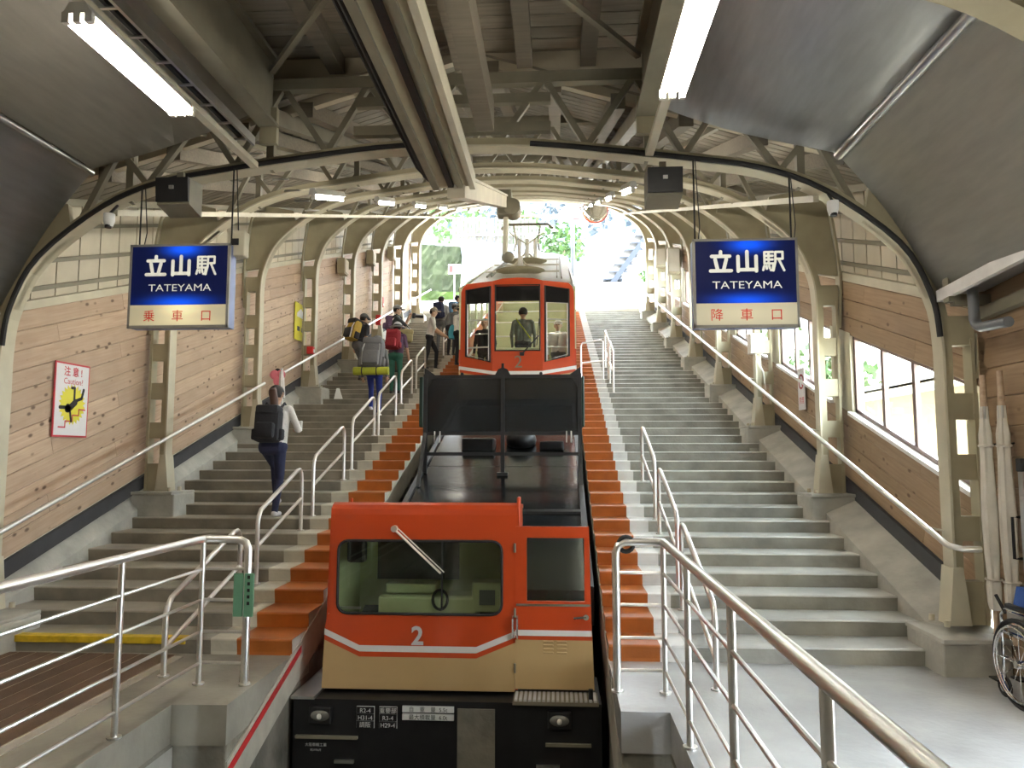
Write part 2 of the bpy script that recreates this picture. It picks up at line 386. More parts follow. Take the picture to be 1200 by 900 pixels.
# sloping curbs along the walls and the foot blocks of the columns
cb = struct('baseboard_left'); cb2 = struct('baseboard_right')
def curb(root, xw, xi):
    mb = MB(); ya, yb = Y0 - .1, Y1
    A = [(xw, ya, nz(ya) - .5), (xi, ya, nz(ya) - .5), (xi, ya, nz(ya) + .05), (xw, ya, nz(ya) + .24)]
    B = [(xw, yb, nz(yb) - .5), (xi, yb, nz(yb) - .5), (xi, yb, nz(yb) + .05), (xw, yb, nz(yb) + .24)]
    mb.hexa([A[0], A[1], B[1], B[0], A[3], A[2], B[2], B[3]])
    mb.build('sloped_curb', 'curb', root)
curb(cb, XL - .05, -5.44); curb(cb2, XR + .05, 3.27)
slab('dark_skirting', cb, 'dark_band', XL - .04, XL + .028, 3.5, Y1, .23, .40)
slab('dark_skirting', cb2, 'dark_band', XR - .028, XR + .04, Y0 + .05, Y1, .20, .38)
for k, y in enumerate(FY):
    for root, x0, x1, xi in ((cb, XL, -4.96, -4.96), (cb2, 3.10, XR, 3.10)):
        zt = nz(y) + .20
        zt = .30 if k == 0 else zt
        MB().bbox(x0, x1, y - (.33 if k == 0 else .26), y + .30, zt - (.32 if k == 0 else .75), zt - .03, .02).build('column_block', 'curb', root)
        MB().bbox(x0, x1 - .02 if x1 < 0 else x1, y - (.36 if k == 0 else .29), y + .32, zt - .04, zt, .008).build('block_cap', 'curb', root)
# ---- side walls of pine boards
wl = struct('wall_left')
slab('wall_core', wl, 'cream_board', XL - .14, XL - .02, 4.0, Y1, -.6, 2.96)
RH = .21; CL = RH * math.cos(ANG)
rng = random.Random(3)
for i in range(12):
    h = .42 + i * RH; y = Y1; first = True
    while y > 6.1:
        L = 3.8 if not first else (1.3 + 1.25 * ((i * 2) % 3)); first = False
        L = min(L, (y - 5.7) / math.cos(ANG))
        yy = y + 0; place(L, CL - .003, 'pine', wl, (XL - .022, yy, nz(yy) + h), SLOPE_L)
        y -= L * math.cos(ANG)
    # two alternating lengths give staggered joints
wr = struct('wall_right')
WIN = [(FY[k] + .42 if k else FY[0] + .12, FY[k] + 2.72) for k in range(7)]
HS, HT = 1.28, 2.24
slab('wall_core', wr, 'cream_board', XR + .03, XR + .15, Y0 + .2, Y1, -.4, HS - .02)
slab('wall_core', wr, 'cream_board', XR + .03, XR + .15, Y0 + .0, Y1, HT + .02, 2.96)
prev = Y0 + .02
for a, b in WIN + [(Y1, Y1)]:
    slab('wall_pier', wr, 'steel_pale', XR + .0, XR + .15, prev, a, HS - .03, HT + .03); prev = b
def wood_rows(h0, h1, n):
    rh = (h1 - h0) / n
    for i in range(n):
        h = h0 + i * rh; y = Y0 - .1; first = True
        while y < Y1 - .2:
            L = 3.8 if not first else (1.3 + 1.25 * ((i * 2) % 3)); first = False
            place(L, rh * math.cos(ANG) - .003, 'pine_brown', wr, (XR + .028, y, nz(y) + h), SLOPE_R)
            y += L * math.cos(ANG)
wood_rows(.38, HS, 4); wood_rows(HT, 2.92, 3)
# flat boards of the right landing wall
FLAT_R = Matrix(((0, -1, 0), (1, 0, 0), (0, 0, 1))).to_euler()
MB().box(XR + .03, XR + .15, 4.4, Y0 - .02, 0, 3.3).build('wall_core', 'cream_board', wr)
MB().box(XR + .03, XR + .15, -6, 1.6, 0, 5.8).build('wall_core', 'cream_board', wr); MB().box(XR + .03, XR + .15, 1.6, 4.4, 2.2, 5.8).build('wall_core', 'cream_board', wr); MB().box(XR + .03, XR + .15, 1.6, 3.1, 0, 2.5).build('wall_core', 'cream_board', wr)
MB().box(XR + .03, XR + .15, 4.4, Y0, 3.3, 5.8).build('wall_core', 'cream_board', wr)
for i in range(13):
    place(2.24, .247, 'pine_brown', wr, (XR + .028, 4.4, .02 + i * .25), FLAT_R)
# ---- windows in the right wall
def window(n, ya, yb):
    w = struct('window_%d' % n, (XR, ya, nz(ya) + HS))
    cuts = [ya, ya + (yb - ya) * .42, ya + (yb - ya) * .70, yb]
    for a, b in ((HS, HS + .045), (HT - .045, HT)): slab('window_frame', w, 'window_frame', XR + .04, XR + .10, ya, yb, a, b)
    for y in (ya, yb - .05): slab('window_frame', w, 'window_frame', XR + .04, XR + .10, y, y + .05, HS, HT)
    for y in cuts[1:3]: slab('mullion', w, 'window_frame', XR + .045, XR + .095, y - .035, y + .035, HS + .045, HT - .045)
    for i in range(3): slab('pane', w, 'glass', XR + .068, XR + .074, cuts[i] + .03, cuts[i + 1] - .03, HS + .04, HT - .04)
    slab('sill', w, 'sill', XR - .05, XR + .10, ya - .03, yb + .03, HS - .045, HS)
for n, (a, b) in enumerate(WIN): window(n + 1, a, b)
# ---- cream upper wall boards and sloped roof
ut = struct('wall_upper')
for sx in (-1, 1):
    xw = XL - .1 if sx < 0 else XR + .1
    a0, b0 = (xw - .03, xw) if sx < 0 else (xw, xw + .03)
    bd = None
    for i in range(60):
        y = Y0 - .3 + i * .385
        mb = MB()
        if bd is None:
            mb.prism([(0, 0), (.365, .365 * S), (.365, .365 * S + 1.30), (0, 1.30)], 'x', a0 - xw, b0 - xw)
            bd = mb.build('upper_board', 'cream_board', None, local=True); o = bd
        else: o = inst(bd, ut)
        o.parent = ut; o.location = (xw, y, nz(y) + 2.93)
    for h, t, dx in ((2.93, .10, .09), (3.12, .05, .05), (3.42, .05, .06), (3.80, .05, .06)):
        x0, x1 = (xw, xw + dx) if sx < 0 else (xw - dx, xw)
        slab('girt', ut, 'steel_pale' if h < 3 else 'steel_dark', x0, x1, Y0 - .3, Y1, h, h + t)
    slab('backing', ut, 'steel_dark', xw - .08 if sx < 0 else xw + .04, xw - .04 if sx < 0 else xw + .08, Y0 - .6, Y1, 2.9, 4.3)
ce = struct('ceiling')
def hroof(u): return 5.55 - .30 * abs(u)
# roof boards across the hall, two per row (left and right of the ridge)
rb = {}
pitch = math.atan(.30); halfw = 4.85 / math.cos(pitch)
for sx in (-1, 1):
    ax = Vector((sx * math.cos(pitch), 0, -math.sin(pitch)))          # from ridge down to the eave
    ay = Vector((0, math.cos(ANG), math.sin(ANG)))
    up = ax.cross(ay) if sx > 0 else ay.cross(ax)
    ay2 = up.cross(ax)
    Rm = Matrix((ax, ay2, up)).transposed().to_euler()
    n = 88
    for i in range(n):
        y = 7.0 + i * .262
        mb = None
        if sx not in rb:
            mb = MB().prism([(0, .0), (.238, 0), (.238, .02), (0, .02)], 'x', 0, halfw); rb[sx] = mb.build('roof_board', 'roof_board', None, local=True); o = rb[sx]
        else: o = inst(rb[sx], ce)
        o.parent = ce; o.rotation_euler = Rm; o.location = (XC, y, nz(y) + 5.55)
    # backing above the boards keeps daylight out
    mb = MB(); ya, yb = 7.06, Y1 + .8
    P = [(XC, ya, nz(ya) + 5.62), (XC + sx * 5.4, ya, nz(ya) + 5.62 - 1.62), (XC + sx * 5.4, yb, nz(yb) + 5.62 - 1.62), (XC, yb, nz(yb) + 5.62)]
    mb.hexa(P + [(p[0], p[1], p[2] + .06) for p in P]); mb.build('roof_deck', 'roof_grey', ce)
for u in (-3.6, -2.9, -2.2, -1.55, -.93, -.31, .31, .93, 1.55, 2.2, 2.9, 3.6):
    slab('rafter', ce, 'timber', XC + u - .07, XC + u + .07, 7.0, Y1, hroof(u) - .19, hroof(u) - .03)
# flat ceiling of the landing: boards on timber rafters
b0 = None
for i in range(52):
    y = 7.0 - i * .2
    if b0 is None: b0 = MB().prism([(0, 0), (.186, 0), (.186, .02), (0, .02)], 'x', -2.2, 2.2).build('ceiling_board', 'ceiling_plank', None, local=True); o = b0
    else: o = inst(b0, ce)
    o.parent = ce; o.location = (XC, y, 5.76)
MB().box(XC - 6.5, XC + 5.4, -6, 7.15, 5.80, 5.9).build('roof_deck', 'roof_grey', ce)
for u in (-1.24, -.62, 0.02, .64, 1.26): MB().box(XC + u - .075, XC + u + .075, -3, 7.0, 5.58, 5.755).build('rafter', 'timber', ce)
MB().prism([(XC, 5.70), (XC + 5.4, 4.10), (XC + 5.4, 5.82), (XC - 5.4, 5.82), (XC - 5.4, 4.10)], 'y', 7.02, 7.10).build('gable_infill', 'cream_board', ce)  # lit look of this strip put into the boards' pale colour
# ---- back of the landing hall
MB().box(-9, 9, -6.2, -6, -9, 6).build('wall_back', 'cream_board').__setitem__('kind', 'structure')
w2 = MB().box(-5.85, -5.70, -6, 7.1, -.3, 5.9).build('wall_left_landing', 'pine'); w2['kind'] = 'structure'
# ================================================================== steel frames
def catmull(P, n=5):
    P = [Vector(p) for p in P]; out = []
    for i in range(len(P) - 1):
        a, b, c, d = P[max(i - 1, 0)], P[i], P[i + 1], P[min(i + 2, len(P) - 1)]
        for k in range(n):
            t = k / n
            out.append(.5 * ((2 * b) + (c - a) * t + (2 * a - 5 * b + 4 * c - d) * t * t + (3 * b - a - 3 * c + d) * t ** 3))
    return out + [P[-1]]
ZB = nz(FY[0]) + .20
HALF = [(4.25, ZB), (4.25, 1.2), (4.25, 2.3), (4.25, 2.78), (4.19, 3.17), (3.95, 3.63), (3.34, 4.11), (2.77, 4.34), (2.1, 4.45), (1.5, 4.53), (.7, 4.62), (0, 4.64)]
HP = catmull(HALF, 4); FULL = HP + [Vector((-p.x, p.y)) for p in HP[-2::-1]]
def rib_z(u):
    u = abs(u)
    for a, b in zip(HP, HP[1:]):
        if b.x <= u <= a.x and a.x > b.x: return a.y + (b.y - a.y) * (a.x - u) / (a.x - b.x)
    return HP[-1].y
def strip(pts, t0, t1, w):       # swept rectangular section, offset outwards from t0 to t1, width w in y
    mb = MB(); n = len(pts); rows = []
    for i, p in enumerate(pts):
        d = (pts[min(i + 1, n - 1)] - pts[max(i - 1, 0)]).normalized(); o = Vector((d.y, -d.x))
        if o.dot(p - Vector((0, 2))) < 0: o = -o
        a, b = p + o * t0, p + o * t1
        rows.append([mb.b.verts.new((q.x, y, q.y - ZB)) for q, y in ((a, -w / 2), (a, w / 2), (b, w / 2), (b, -w / 2))])
    for A, B in zip(rows, rows[1:]):
        for k in range(4): mb._f([A[k], A[(k + 1) % 4], B[(k + 1) % 4], B[k]])
    mb._f(rows[0]); mb._f(rows[-1][::-1]); return mb
ORD = ['first', 'second', 'third', 'fourth', 'fifth', 'sixth', 'seventh', 'eighth']
def frame():
    r = thing('steel_arch_frame', 'beige steel arch frame first from the camera, carrying the two blue station signs', 'arch frame', (XC, FY[0], ZB), group='arch frames over the steps')
    def P(mb, nm, mat, sm=False): o = mb.build(nm, mat, None, local=True, smooth=sm); o.parent = r; return o
    P(strip(FULL, 0, .022, .17), 'arch_flange', 'steel_pale'); P(strip(FULL, .022, .10, .10), 'arch_rib', 'steel')
    for s in (-1, 1):
        x0, x1 = sorted((s * 4.50, s * 4.53))
        mb = MB(); mb.box(x0, x1, -.07, .07, 0, 2.45); P(mb, 'outer_leg', 'steel')
        out = [(4.53, 2.45), (4.56, 2.9), (4.55, 3.35), (4.45, 4.05), (4.26, 4.31)]
        P(strip([Vector((s * a, b + 0)) for a, b in catmull([(*q,) for q in out], 3)], 0, .03, .14), 'outer_flange', 'steel')
        inner = [(p.x * s, p.y - ZB) for p in HP if 3.5 < p.x and 3.13 < p.y]
        outer = [(s * 4.555, 3.13 - ZB), (s * 4.54, 3.35 - ZB), (s * 4.45, 4.05 - ZB), (s * 4.26, 4.30 - ZB), (s * 3.72, 4.19 - ZB)]
        mb = MB(); mb.prism(outer + inner[::-1], 'y', -.03, .03); P(mb, 'knee_plate', 'steel')
        for a, b in ((2.74, 3.0), (2.09, 2.32), (1.57, 1.79), (1.05, 1.26)):
            x0, x1 = sorted((s * 4.262, s * 4.545)); mb = MB(); mb.box(x0, x1, -.055, .055, a - ZB, b - ZB); P(mb, 'batten', 'steel')
        x0, x1 = sorted((s * 4.3, s * 4.54)); mb = MB(); mb.box(x0, x1, -.06, .06, -.0, .36); P(mb, 'base_panel', 'steel')
        mb = MB(); mb.prism([(s * 4.19, 0), (s * 4.37, 0), (s * 4.32, .48), (s * 4.24, .48)], 'y', -.10, .10); P(mb, 'foot', 'steel_pale')
        for q in (-.13, .13):
            mb = MB(); mb.cyl((s * 4.15, q, -.0), (s * 4.15, q, .05), .025, 8); P(mb, 'anchor_bolt', 'steel_pale')
        mb = MB(); mb.bar((0, 0, 5.32 - ZB), (s * 1.85, 0, 5.32 - ZB), .10, .11); P(mb, 'top_chord', 'steel_dark')
        mb = MB(); mb.bar((s * 1.85, 0, 5.30 - ZB), (s * 4.2, 0, 4.36 - ZB), .08, .09); P(mb, 'top_chord', 'steel_dark')
        def top(u): return 5.32 if u < 1.85 else 5.30 - (u - 1.85) * .40
        U = [0, .41, .83, 1.22, 1.66, 2.10, 2.45, 2.95, 3.25, 3.6]
        for i in range(len(U) - 1):
            a, b = U[i], U[i + 1]
            za, zb = (top(a), rib_z(b) + .08) if i % 2 == 0 else (rib_z(a) + .08, top(b))
            mb = MB(); mb.bar((s * a, 0, za - ZB), (s * b, 0, zb - ZB), .055, .055, (0, 1, 0)); P(mb, 'web_member', 'steel_dark')
        for u in (1.78, 3.15):
            mb = MB(); mb.bar((s * u, .05, rib_z(u) - ZB), (s * u, .05, top(u) - ZB), .07, .07); P(mb, 'post', 'steel_dark')
    return r
f0 = frame(); frames = [f0]
LAB = ['', 'beige steel arch frame second from the camera, right behind the two blue signs', 'third beige arch frame from the camera, with an electric box on its right column',
       'fourth beige arch frame from the camera, beyond the yellow wall poster', 'fifth beige arch frame from the camera, over the red and white car front', 'sixth beige arch frame from the camera, over the car roof',
       'seventh beige arch frame from the camera, last but one before the bright exit', 'farthest beige arch frame, edging the bright exit']
for k in range(1, 8): frames.append(copy_tree(f0, (XC, FY[k], nz(FY[k]) + .20), label=LAB[k]))
r9 = thing('steel_arch_frame', 'nearest olive steel rib crossing the top right corner above the silver sheet', 'arch frame', (XC, 3.9, ZB), group='arch frames over the steps')
o = strip([p for p in FULL if p.x > .5], 0, .03, .2).build('arch_flange', 'steel', None, local=True); o.parent = r9
o = strip([p for p in FULL if p.x > .5], .03, .12, .12).build('arch_rib', 'steel', None, local=True); o.parent = r9
# purlins along the slope belong to the ceiling
for s in (-1, 1):
    for u, h, w, t in ((1.78, 4.78, .12, .16), (3.3, 3.92, .05, .06), (4.25, 4.05, .06, .08), (2.6, 4.72, .06, .08)):
        slab('purlin', ce, 'steel_pale' if u == 3.3 else 'steel_dark', XC + s * u - w / 2, XC + s * u + w / 2, FY[0], Y1, h, h + t)
# ------------------------------------------------------------------ landing girders, sheets, rollers
for s, lb in ((-1, 'long steel girder above the left cable tray under the plank ceiling'), (1, 'long steel girder above the right lamp under the plank ceiling')):
    g = thing('ceiling_girder', lb, 'girder', (XC + s * 1.76, 2, 4.86), group='girders of the landing ceiling')
    x = XC + s * 1.76
    MB().box(x - .02, x + .02, -4, 6.62, 4.88, 5.50).build('web_plate', 'steel_dark', g)
    MB().box(x - .09, x + .09, -4, 6.62, 4.86, 4.89).build('flange', 'steel_dark', g); MB().box(x - .09, x + .09, -4, 6.62, 5.48, 5.52).build('flange', 'steel_dark', g)
    MB().box(x - .08, x + .08, 6.58, 6.64, 4.70, 5.05).build('end_plate', 'steel', g)
def sheet(u0, z0, u1, z1, mat, label, sag):
    mb = MB(); nu, nv = 9, 26; V = {}
    for i in range(nu):
        for j in range(nv):
            t = i / (nu - 1); y = -4.5 + 11.15 * j / (nv - 1)
            b = sag * math.sin(math.pi * t) + .012 * math.sin(5 * y + 3 * t) * math.sin(math.pi * t)
            V[i, j] = mb.b.verts.new((XC + u0 + (u1 - u0) * t, y, z0 + (z1 - z0) * t - b))
    for i in range(nu - 1):
        for j in range(nv - 1): mb._f([V[i, j], V[i + 1, j], V[i + 1, j + 1], V[i, j + 1]])
    t = bmesh.ops.solidify(mb.b, geom=mb.b.faces[:], thickness=.008)
    o = mb.build('insulation_sheet', mat, None, smooth='all'); return tag(o, label, 'sheet', 'insulation sheets under the roof')
sheet(-1.9, 5.05, -3.5, 4.52, 'sheet_olive', 'dull upper sheet on the left, behind the left fluorescent lamp', .05)
sheet(-3.5, 4.50, -4.33, 3.2, 'sheet', 'grey lower sheet on the left, hanging under the left roller pipe', -.10)
sheet(1.9, 4.98, 3.47, 4.50, 'sheet', 'shiny silver upper sheet on the right, beside the right fluorescent lamp', .05)
sheet(3.5, 4.46, 4.30, 3.2, 'sheet_olive', 'grey lower sheet on the right, under the right roller pipe', -.10)
for s, lb in ((-1, 'thin metal roller pipe between the two left sheets'), (1, 'thick metal roller pipe between the two right sheets')):
    r = .028 if s < 0 else .045
    tag(MB().cyl((XC + s * 3.47, -4, 4.46), (XC + s * 3.47, 6.6, 4.46), r, 12).build('roller_pipe', 'alu', None, smooth=True), lb, 'pipe', 'roller pipes of the sheets')
# diagonal braces under the plank ceiling
for a, b, lb in (((-2.65, 6.5, 5.36), (-1.15, 4.6, 5.36), 'thin brace under the plank ceiling left of the overhead rail'), ((-.9, 4.3, 5.40), (.75, 6.5, 5.40), 'thin brace under the plank ceiling right of the overhead rail')):
    tag(MB().bar(a, b, .05, .05).build('ceiling_brace', 'steel_dark'), lb, 'brace')
tag(MB().box(-.72, -.56, -3, 6.45, 4.70, 4.98).build('timber_beam', 'timber'), 'grey timber beam running beside the overhead rail under the planks', 'beam')
# overhead rail with its sloping arm and hanging pole
orl = thing('overhead_rail', 'long overhead rail casing down the middle of the ceiling with a pale sloping arm', 'overhead rail', (-.93, 2, 4.2))
MB().box(-1.08, -.78, -3, 6.55, 4.23, 4.50).build('casing', 'steel', orl)
for x0, x1, m in ((-1.13, -1.07, 'steel_dark'), (-.98, -.93, 'black'), (-.79, -.74, 'steel_pale'), (-.90, -.85, 'steel_dark')): MB().box(x0, x1, -3, 6.56, 4.20, 4.26 if m != 'steel_pale' else 4.34).build('casing_strip', m, orl)
MB().tube([(-1.16, -3, 4.24), (-1.16, 6.3, 4.24), (-1.12, 6.6, 4.27), (-1.05, 6.8, 4.36)], .02, 8).build('power_cable', 'black_cable', orl)
MB().tube([(-1.21, -3, 4.28), (-1.21, 6.2, 4.28), (-1.17, 6.55, 4.30), (-1.05, 6.8, 4.40)], .016, 8).build('power_cable', 'black_cable', orl)
slab('sloping_arm', orl, 'cream_board', -.99, -.83, 6.5, 12.2, 4.02, 4.22); slab('arm_cap', orl, 'steel_pale', -1.01, -.81, 6.5, 12.25, 4.21, 4.24)
MB().bbox(-1.0, -.75, 12.05, 12.32, nz(12.2) + 3.85, nz(12.2) + 4.30, .03).build('hoist_motor', 'steel_dark', orl)
MB().cyl((-.74, 12.0, nz(12.2) + 3.98), (-.74, 12.34, nz(12.2) + 3.98), .14, 16).build('hoist_drum', 'steel_dark', orl, smooth=True)
zp = nz(12.2) + 3.95
MB().cyl((-.87, 12.2, 5.12), (-.85, 12.2, zp), .045, 10).build('hanging_pole', 'steel_pale', orl, smooth=True)
MB().ell((-.82, 12.2, 5.08), (.11, .06, .10), 14, 10).build('pole_weight', 'steel_dark', orl, smooth=True)
for z, y in ((5.12, 6.66), (4.82, 6.62)): MB().box(-1.9, -.05, y, y + .08, z - .05, z + .04).build('hanger_channel', 'steel_dark', orl)
# black cables strapped along the first arch
f0.scale.x = 1.010
cbp = [(XC + p.x * 1.006, FY[0] - .10, p.y + .03) for p in FULL if p.y > 2.7]
tag(MB().tube([c for c in cbp if c[0] < -1.2], .024, 8).build('cable_bundle', 'black_cable', None, smooth=True), 'black cables strapped along the left half of the nearest arch', 'cable', 'cables on the nearest arch')
tag(MB().tube([c for c in cbp if c[0] > -.4], .026, 8).build('cable_bundle', 'black_cable', None, smooth=True), 'black cables strapped along the right half of the nearest arch', 'cable', 'cables on the nearest arch')
# cable tray
ct = thing('cable_tray', 'pale perforated cable tray hanging beside the left lamp', 'cable tray', (-2.82, 4, 4.62))
for x in (-2.93, -2.76): MB().box(x - .012, x + .012, 0, 6.4, 4.60, 4.68).build('side_rail', 'alu', ct)
rg = None
for i in range(20):
    if rg is None: rg = MB().box(-.085, .085, -.012, .012, 0, .012).build('rung', 'alu', None, local=True); o = rg
    else: o = inst(rg, ct)
    o.parent = ct; o.location = (-.025, -2.0 + i * .33, -.01)
MB().tube([(-2.85, 0, 4.66), (-2.85, 6.3, 4.66)], .03, 6).build('tray_cable', 'black_cable', ct)
# ------------------------------------------------------------------ fluorescent lamps
def lamp(L, n, w, label, rail):
    r = thing('fluorescent_lamp', label, 'lamp', (0, 0, 0), group='fluorescent lamps')
    mb = MB(); mb.prism([(-w * .35, .10), (w * .35, .10), (w * .62, .03), (-w * .62, .03)], 'y', 0, L); o = mb.build('housing', 'lamp_body', None, local=True); o.parent = r
    for i in range(n):
        x = (i - (n - 1) / 2) * w / max(1, n - 1) if n > 1 else 0
        o = MB().cyl((x, .03, 0), (x, L - .03, 0), .021, 10).build('tube', 'tube' if rail else 'tube_far', None, local=True, smooth=True); o.parent = r
        for y in (0, L - .035): o = MB().box(x - .022, x + .022, y, y + .035, -.025, .04).build('socket', 'lamp_body', None, local=True); o.parent = r
    if rail: o = MB().box(-.035, .035, -.35, 2.55, .10, .15).build('support_rail', 'steel_pale', None, local=True); o.parent = r
    return r
l1 = lamp(1.24, 3, .14, 'large lit fluorescent lamp near the left silver sheet, top left', True); l1.location = (-2.79, 3.95, 4.33)
l2 = copy_tree(l1, (.825, 3.90, 4.33), label='large lit fluorescent lamp under the right silver sheet')
copy_tree(l1, (-2.79, .5, 4.33), label='added fill lamp above the camera on the left, out of frame'); copy_tree(l1, (.825, .5, 4.33), label='added fill lamp above the camera on the right, out of frame')  # two unseen lamps added to fill the near landing with light
l3 = lamp(1.2, 1, .08, 'first small lit lamp beyond the nearest arch on the left', False); l3.rotation_euler = (ANG, 0, 0); l3.location = (-2.78, 8.1, nz(8.1) + 4.12)
nm = ['first', 'second', 'third', 'fourth', 'fifth', 'sixth', 'seventh']
for k in range(7):
    for s in (-1, 1):
        if k == 0 and s < 0: continue
        y = 8.1 + 2.95 * k
        copy_tree(l3, (-2.78 if s < 0 else .85, y, nz(y) + 4.12), label='%s small lit lamp in the row receding %s under the arches' % (nm[k], 'left' if s < 0 else 'right'))
# ------------------------------------------------------------------ station signs
KANJI = {'立': [[(.5, .98), (.5, .80)], [(.08, .76), (.92, .76)], [(.24, .62), (.34, .14)], [(.76, .62), (.64, .14)], [(.02, .06), (.98, .06)]],
         '山': [[(.5, .97), (.5, .1)], [(.08, .74), (.08, .03)], [(.92, .74), (.92, .03)], [(.08, .1), (.92, .1)]],
         '駅': [[(.08, .92), (.08, .37)], [(.08, .93), (.48, .93)], [(.08, .75), (.46, .75)], [(.08, .57), (.46, .57)], [(.27, .92), (.27, .38)], [(.08, .38), (.49, .38), (.45, .06), (.36, .06)],
               [(.06, .26), (.01, .07)], [(.17, .26), (.18, .13)], [(.29, .27), (.32, .15)], [(.58, .93), (.92, .93), (.92, .60), (.58, .60)], [(.59, .93), (.58, .45), (.48, .04)], [(.74, .58), (.98, .04)]]}
def glow(name, base, spots, e0, col):
    m = M(name, base, rough=.3, var=0); nt = m.node_tree; N = nt.nodes; L = nt.links; p = N['Principled BSDF']
    tc = N.new('ShaderNodeTexCoord'); tot = None
    for cx, cz, sx, sz, a in spots:
        mp = N.new('ShaderNodeVectorMath'); mp.operation = 'SUBTRACT'; mp.inputs[1].default_value = (cx, 0, cz); L.new(tc.outputs['Object'], mp.inputs[0])
        m2 = N.new('ShaderNodeVectorMath'); m2.operation = 'MULTIPLY'; m2.inputs[1].default_value = (1 / sx, 0, 1 / sz); L.new(mp.outputs[0], m2.inputs[0])
        d = N.new('ShaderNodeVectorMath'); d.operation = 'DOT_PRODUCT'; L.new(m2.outputs[0], d.inputs[0]); L.new(m2.outputs[0], d.inputs[1])
        e = N.new('ShaderNodeMath'); e.operation = 'MULTIPLY'; e.inputs[1].default_value = -1; L.new(d.outputs['Value'], e.inputs[0])
        x = N.new('ShaderNodeMath'); x.operation = 'EXPONENT'; L.new(e.outputs[0], x.inputs[0])
        q = N.new('ShaderNodeMath'); q.operation = 'MULTIPLY_ADD'; q.inputs[1].default_value = a; L.new(x.outputs[0], q.inputs[0])
        if tot is None: q.inputs[2].default_value = e0
        else: L.new(tot, q.inputs[2])
        tot = q.outputs[0]
    L.new(tot, p.inputs['Emission Strength']); p.inputs['Emission Color'].default_value = (*col, 1)
glow('sign_blue', (.004, .006, .04), [(.03, .52, .15, .06, 1.1), (0, .02, .24, .055, .9)], .022, (.004, .10, .95))
glow('sign_cream_lit', (.6, .56, .42), [(.03, .17, .20, .07, .55), (.05, .05, .3, .06, .25)], .10, (1, .86, .45))
glow('sign_cream', (.55, .52, .40), [(.0, .12, .4, .10, .18)], .06, (1, .88, .55))
M('sign_white', (.7, .7, .64), emit=(1, .98, .85), es=.26, var=0)
M('sign_frame', (.30, .29, .26), rough=.4, metal=.4); M('sign_side', (.20, .24, .42), rough=.35, metal=.3)
M('sign_red', (.6, .03, .02), rough=.4, emit=(1, .03, .01), es=.10, var=0)
def station_sign(x0, x1, z0, z1, first, lit, label, y=6.56):
    cx = (x0 + x1) / 2; w = x1 - x0; hgt = z1 - z0; zs = z0 + hgt * .27
    r = thing('station_sign', label, 'sign', (cx, y, z0), group='lit station signs')
    MB().box(x0, x1, y - .07, y + .07, z0, z1).build('casing', 'sign_side', r)
    for a in ((x0 - .008, x1 + .008, z1 - .016, z1 + .006), (x0 - .008, x1 + .008, z0 - .006, z0 + .02), (x0 - .008, x0 + .014, z0, z1), (x1 - .014, x1 + .008, z0, z1)):
        MB().box(a[0], a[1], y - .082, y - .06, a[2], a[3]).build('frame_bar', 'sign_frame', r)
    pb = MB().box(-w / 2 + .01, w / 2 - .01, -.006, .006, 0, z1 - zs - .014).build('blue_panel', 'sign_blue', None, local=True); pb.parent = r; pb.location = (0, -.074, zs - z0)
    pc = MB().box(-w / 2 + .01, w / 2 - .01, -.006, .006, .015, zs - z0).build('cream_panel', 'sign_cream_lit' if lit else 'sign_cream', None, local=True); pc.parent = r; pc.location = (0, -.074, 0)
    yf = y - .080
    for i, ch in enumerate('立山駅'):
        sz = .185 * hgt / .78; gx = cx + (-.245 + .24 * i - .0) * w / .94 - sz / 2 + .02; gz = z0 + hgt * .625
        mb = MB()
        for st_ in KANJI[ch]: mb.ribbon([(gx + a * sz, gz + b * sz) for a, b in st_], (.031 if i < 2 else .020) * hgt / .78, lambda a, b, d: (a, yf - d, b), 0, .004)
        mb.build('station_name', 'sign_white', r)
    text('TATEYAMA', .095 * hgt / .78, lambda a, b, d: (cx + .01 + a, yf - d, z0 + hgt * .435 + b * 1.0), 'sign_white', r, 'latin_name', .003, sx=1.24, split=True)
    for i, ch in enumerate(first): text(ch, .115 * hgt / .78, lambda a, b, d: (cx + (-.27 + .27 * i) * w / .94 + a, yf - d, z0 + hgt * .085 + b), 'sign_red', r, 'gate_name', .003)
    for x in (x0 + .03, x1 - .02):
        zr = rib_z(x - XC)
        MB().cyl((x, y, z1), (x, y, zr - .0), .008, 6).build('hanger', 'black_cable', r)
        MB().tube([(x + .03, y + .02, z1), (x + .05, y + .03, z1 + .15), (x + .02, y + .02, zr)], .005, 5).build('sign_wire', 'black_cable', r)
station_sign(-3.92, -2.99, 2.94, 3.71, '乗車口', True, 'lit blue station sign hanging on the left, boarding gate in red on its cream strip')
station_sign(1.20, 2.09, 2.89, 3.67, '降車口', False, 'lit blue station sign hanging on the right, exit gate in red on its cream strip')
# ------------------------------------------------------------------ loudspeakers, cameras, boxes
def speaker(x, z, label):
    r = thing('loudspeaker', label, 'loudspeaker', (x, 6.45, z), group='black loudspeakers on the nearest arch')
    def P(mb, n, m): o = mb.build(n, m, None, local=True); o.parent = r
    P(MB().prism([(-.12, .02), (.12, -.03), (.12, .28), (-.14, .26)], 'x', -.15, .15), 'cabinet', 'steel_dark')
    P(MB().hexa([(-.15, -.145, .04), (.15, -.145, .04), (.15, -.12, .04), (-.15, -.12, .04), (-.15, -.165, .255), (.15, -.165, .255), (.15, -.12, .255), (-.15, -.12, .255)]), 'grille', 'black')
    P(MB().box(-.02, .02, -.172, -.15, .15, .18), 'badge', 'alu'); P(MB().box(-.03, .03, -.02, .02, .26, .36), 'bracket', 'steel_dark')
speaker(-3.46, 4.02, 'black loudspeaker box above the left blue sign'); speaker(.94, 4.01, 'black loudspeaker box left of the right blue sign')
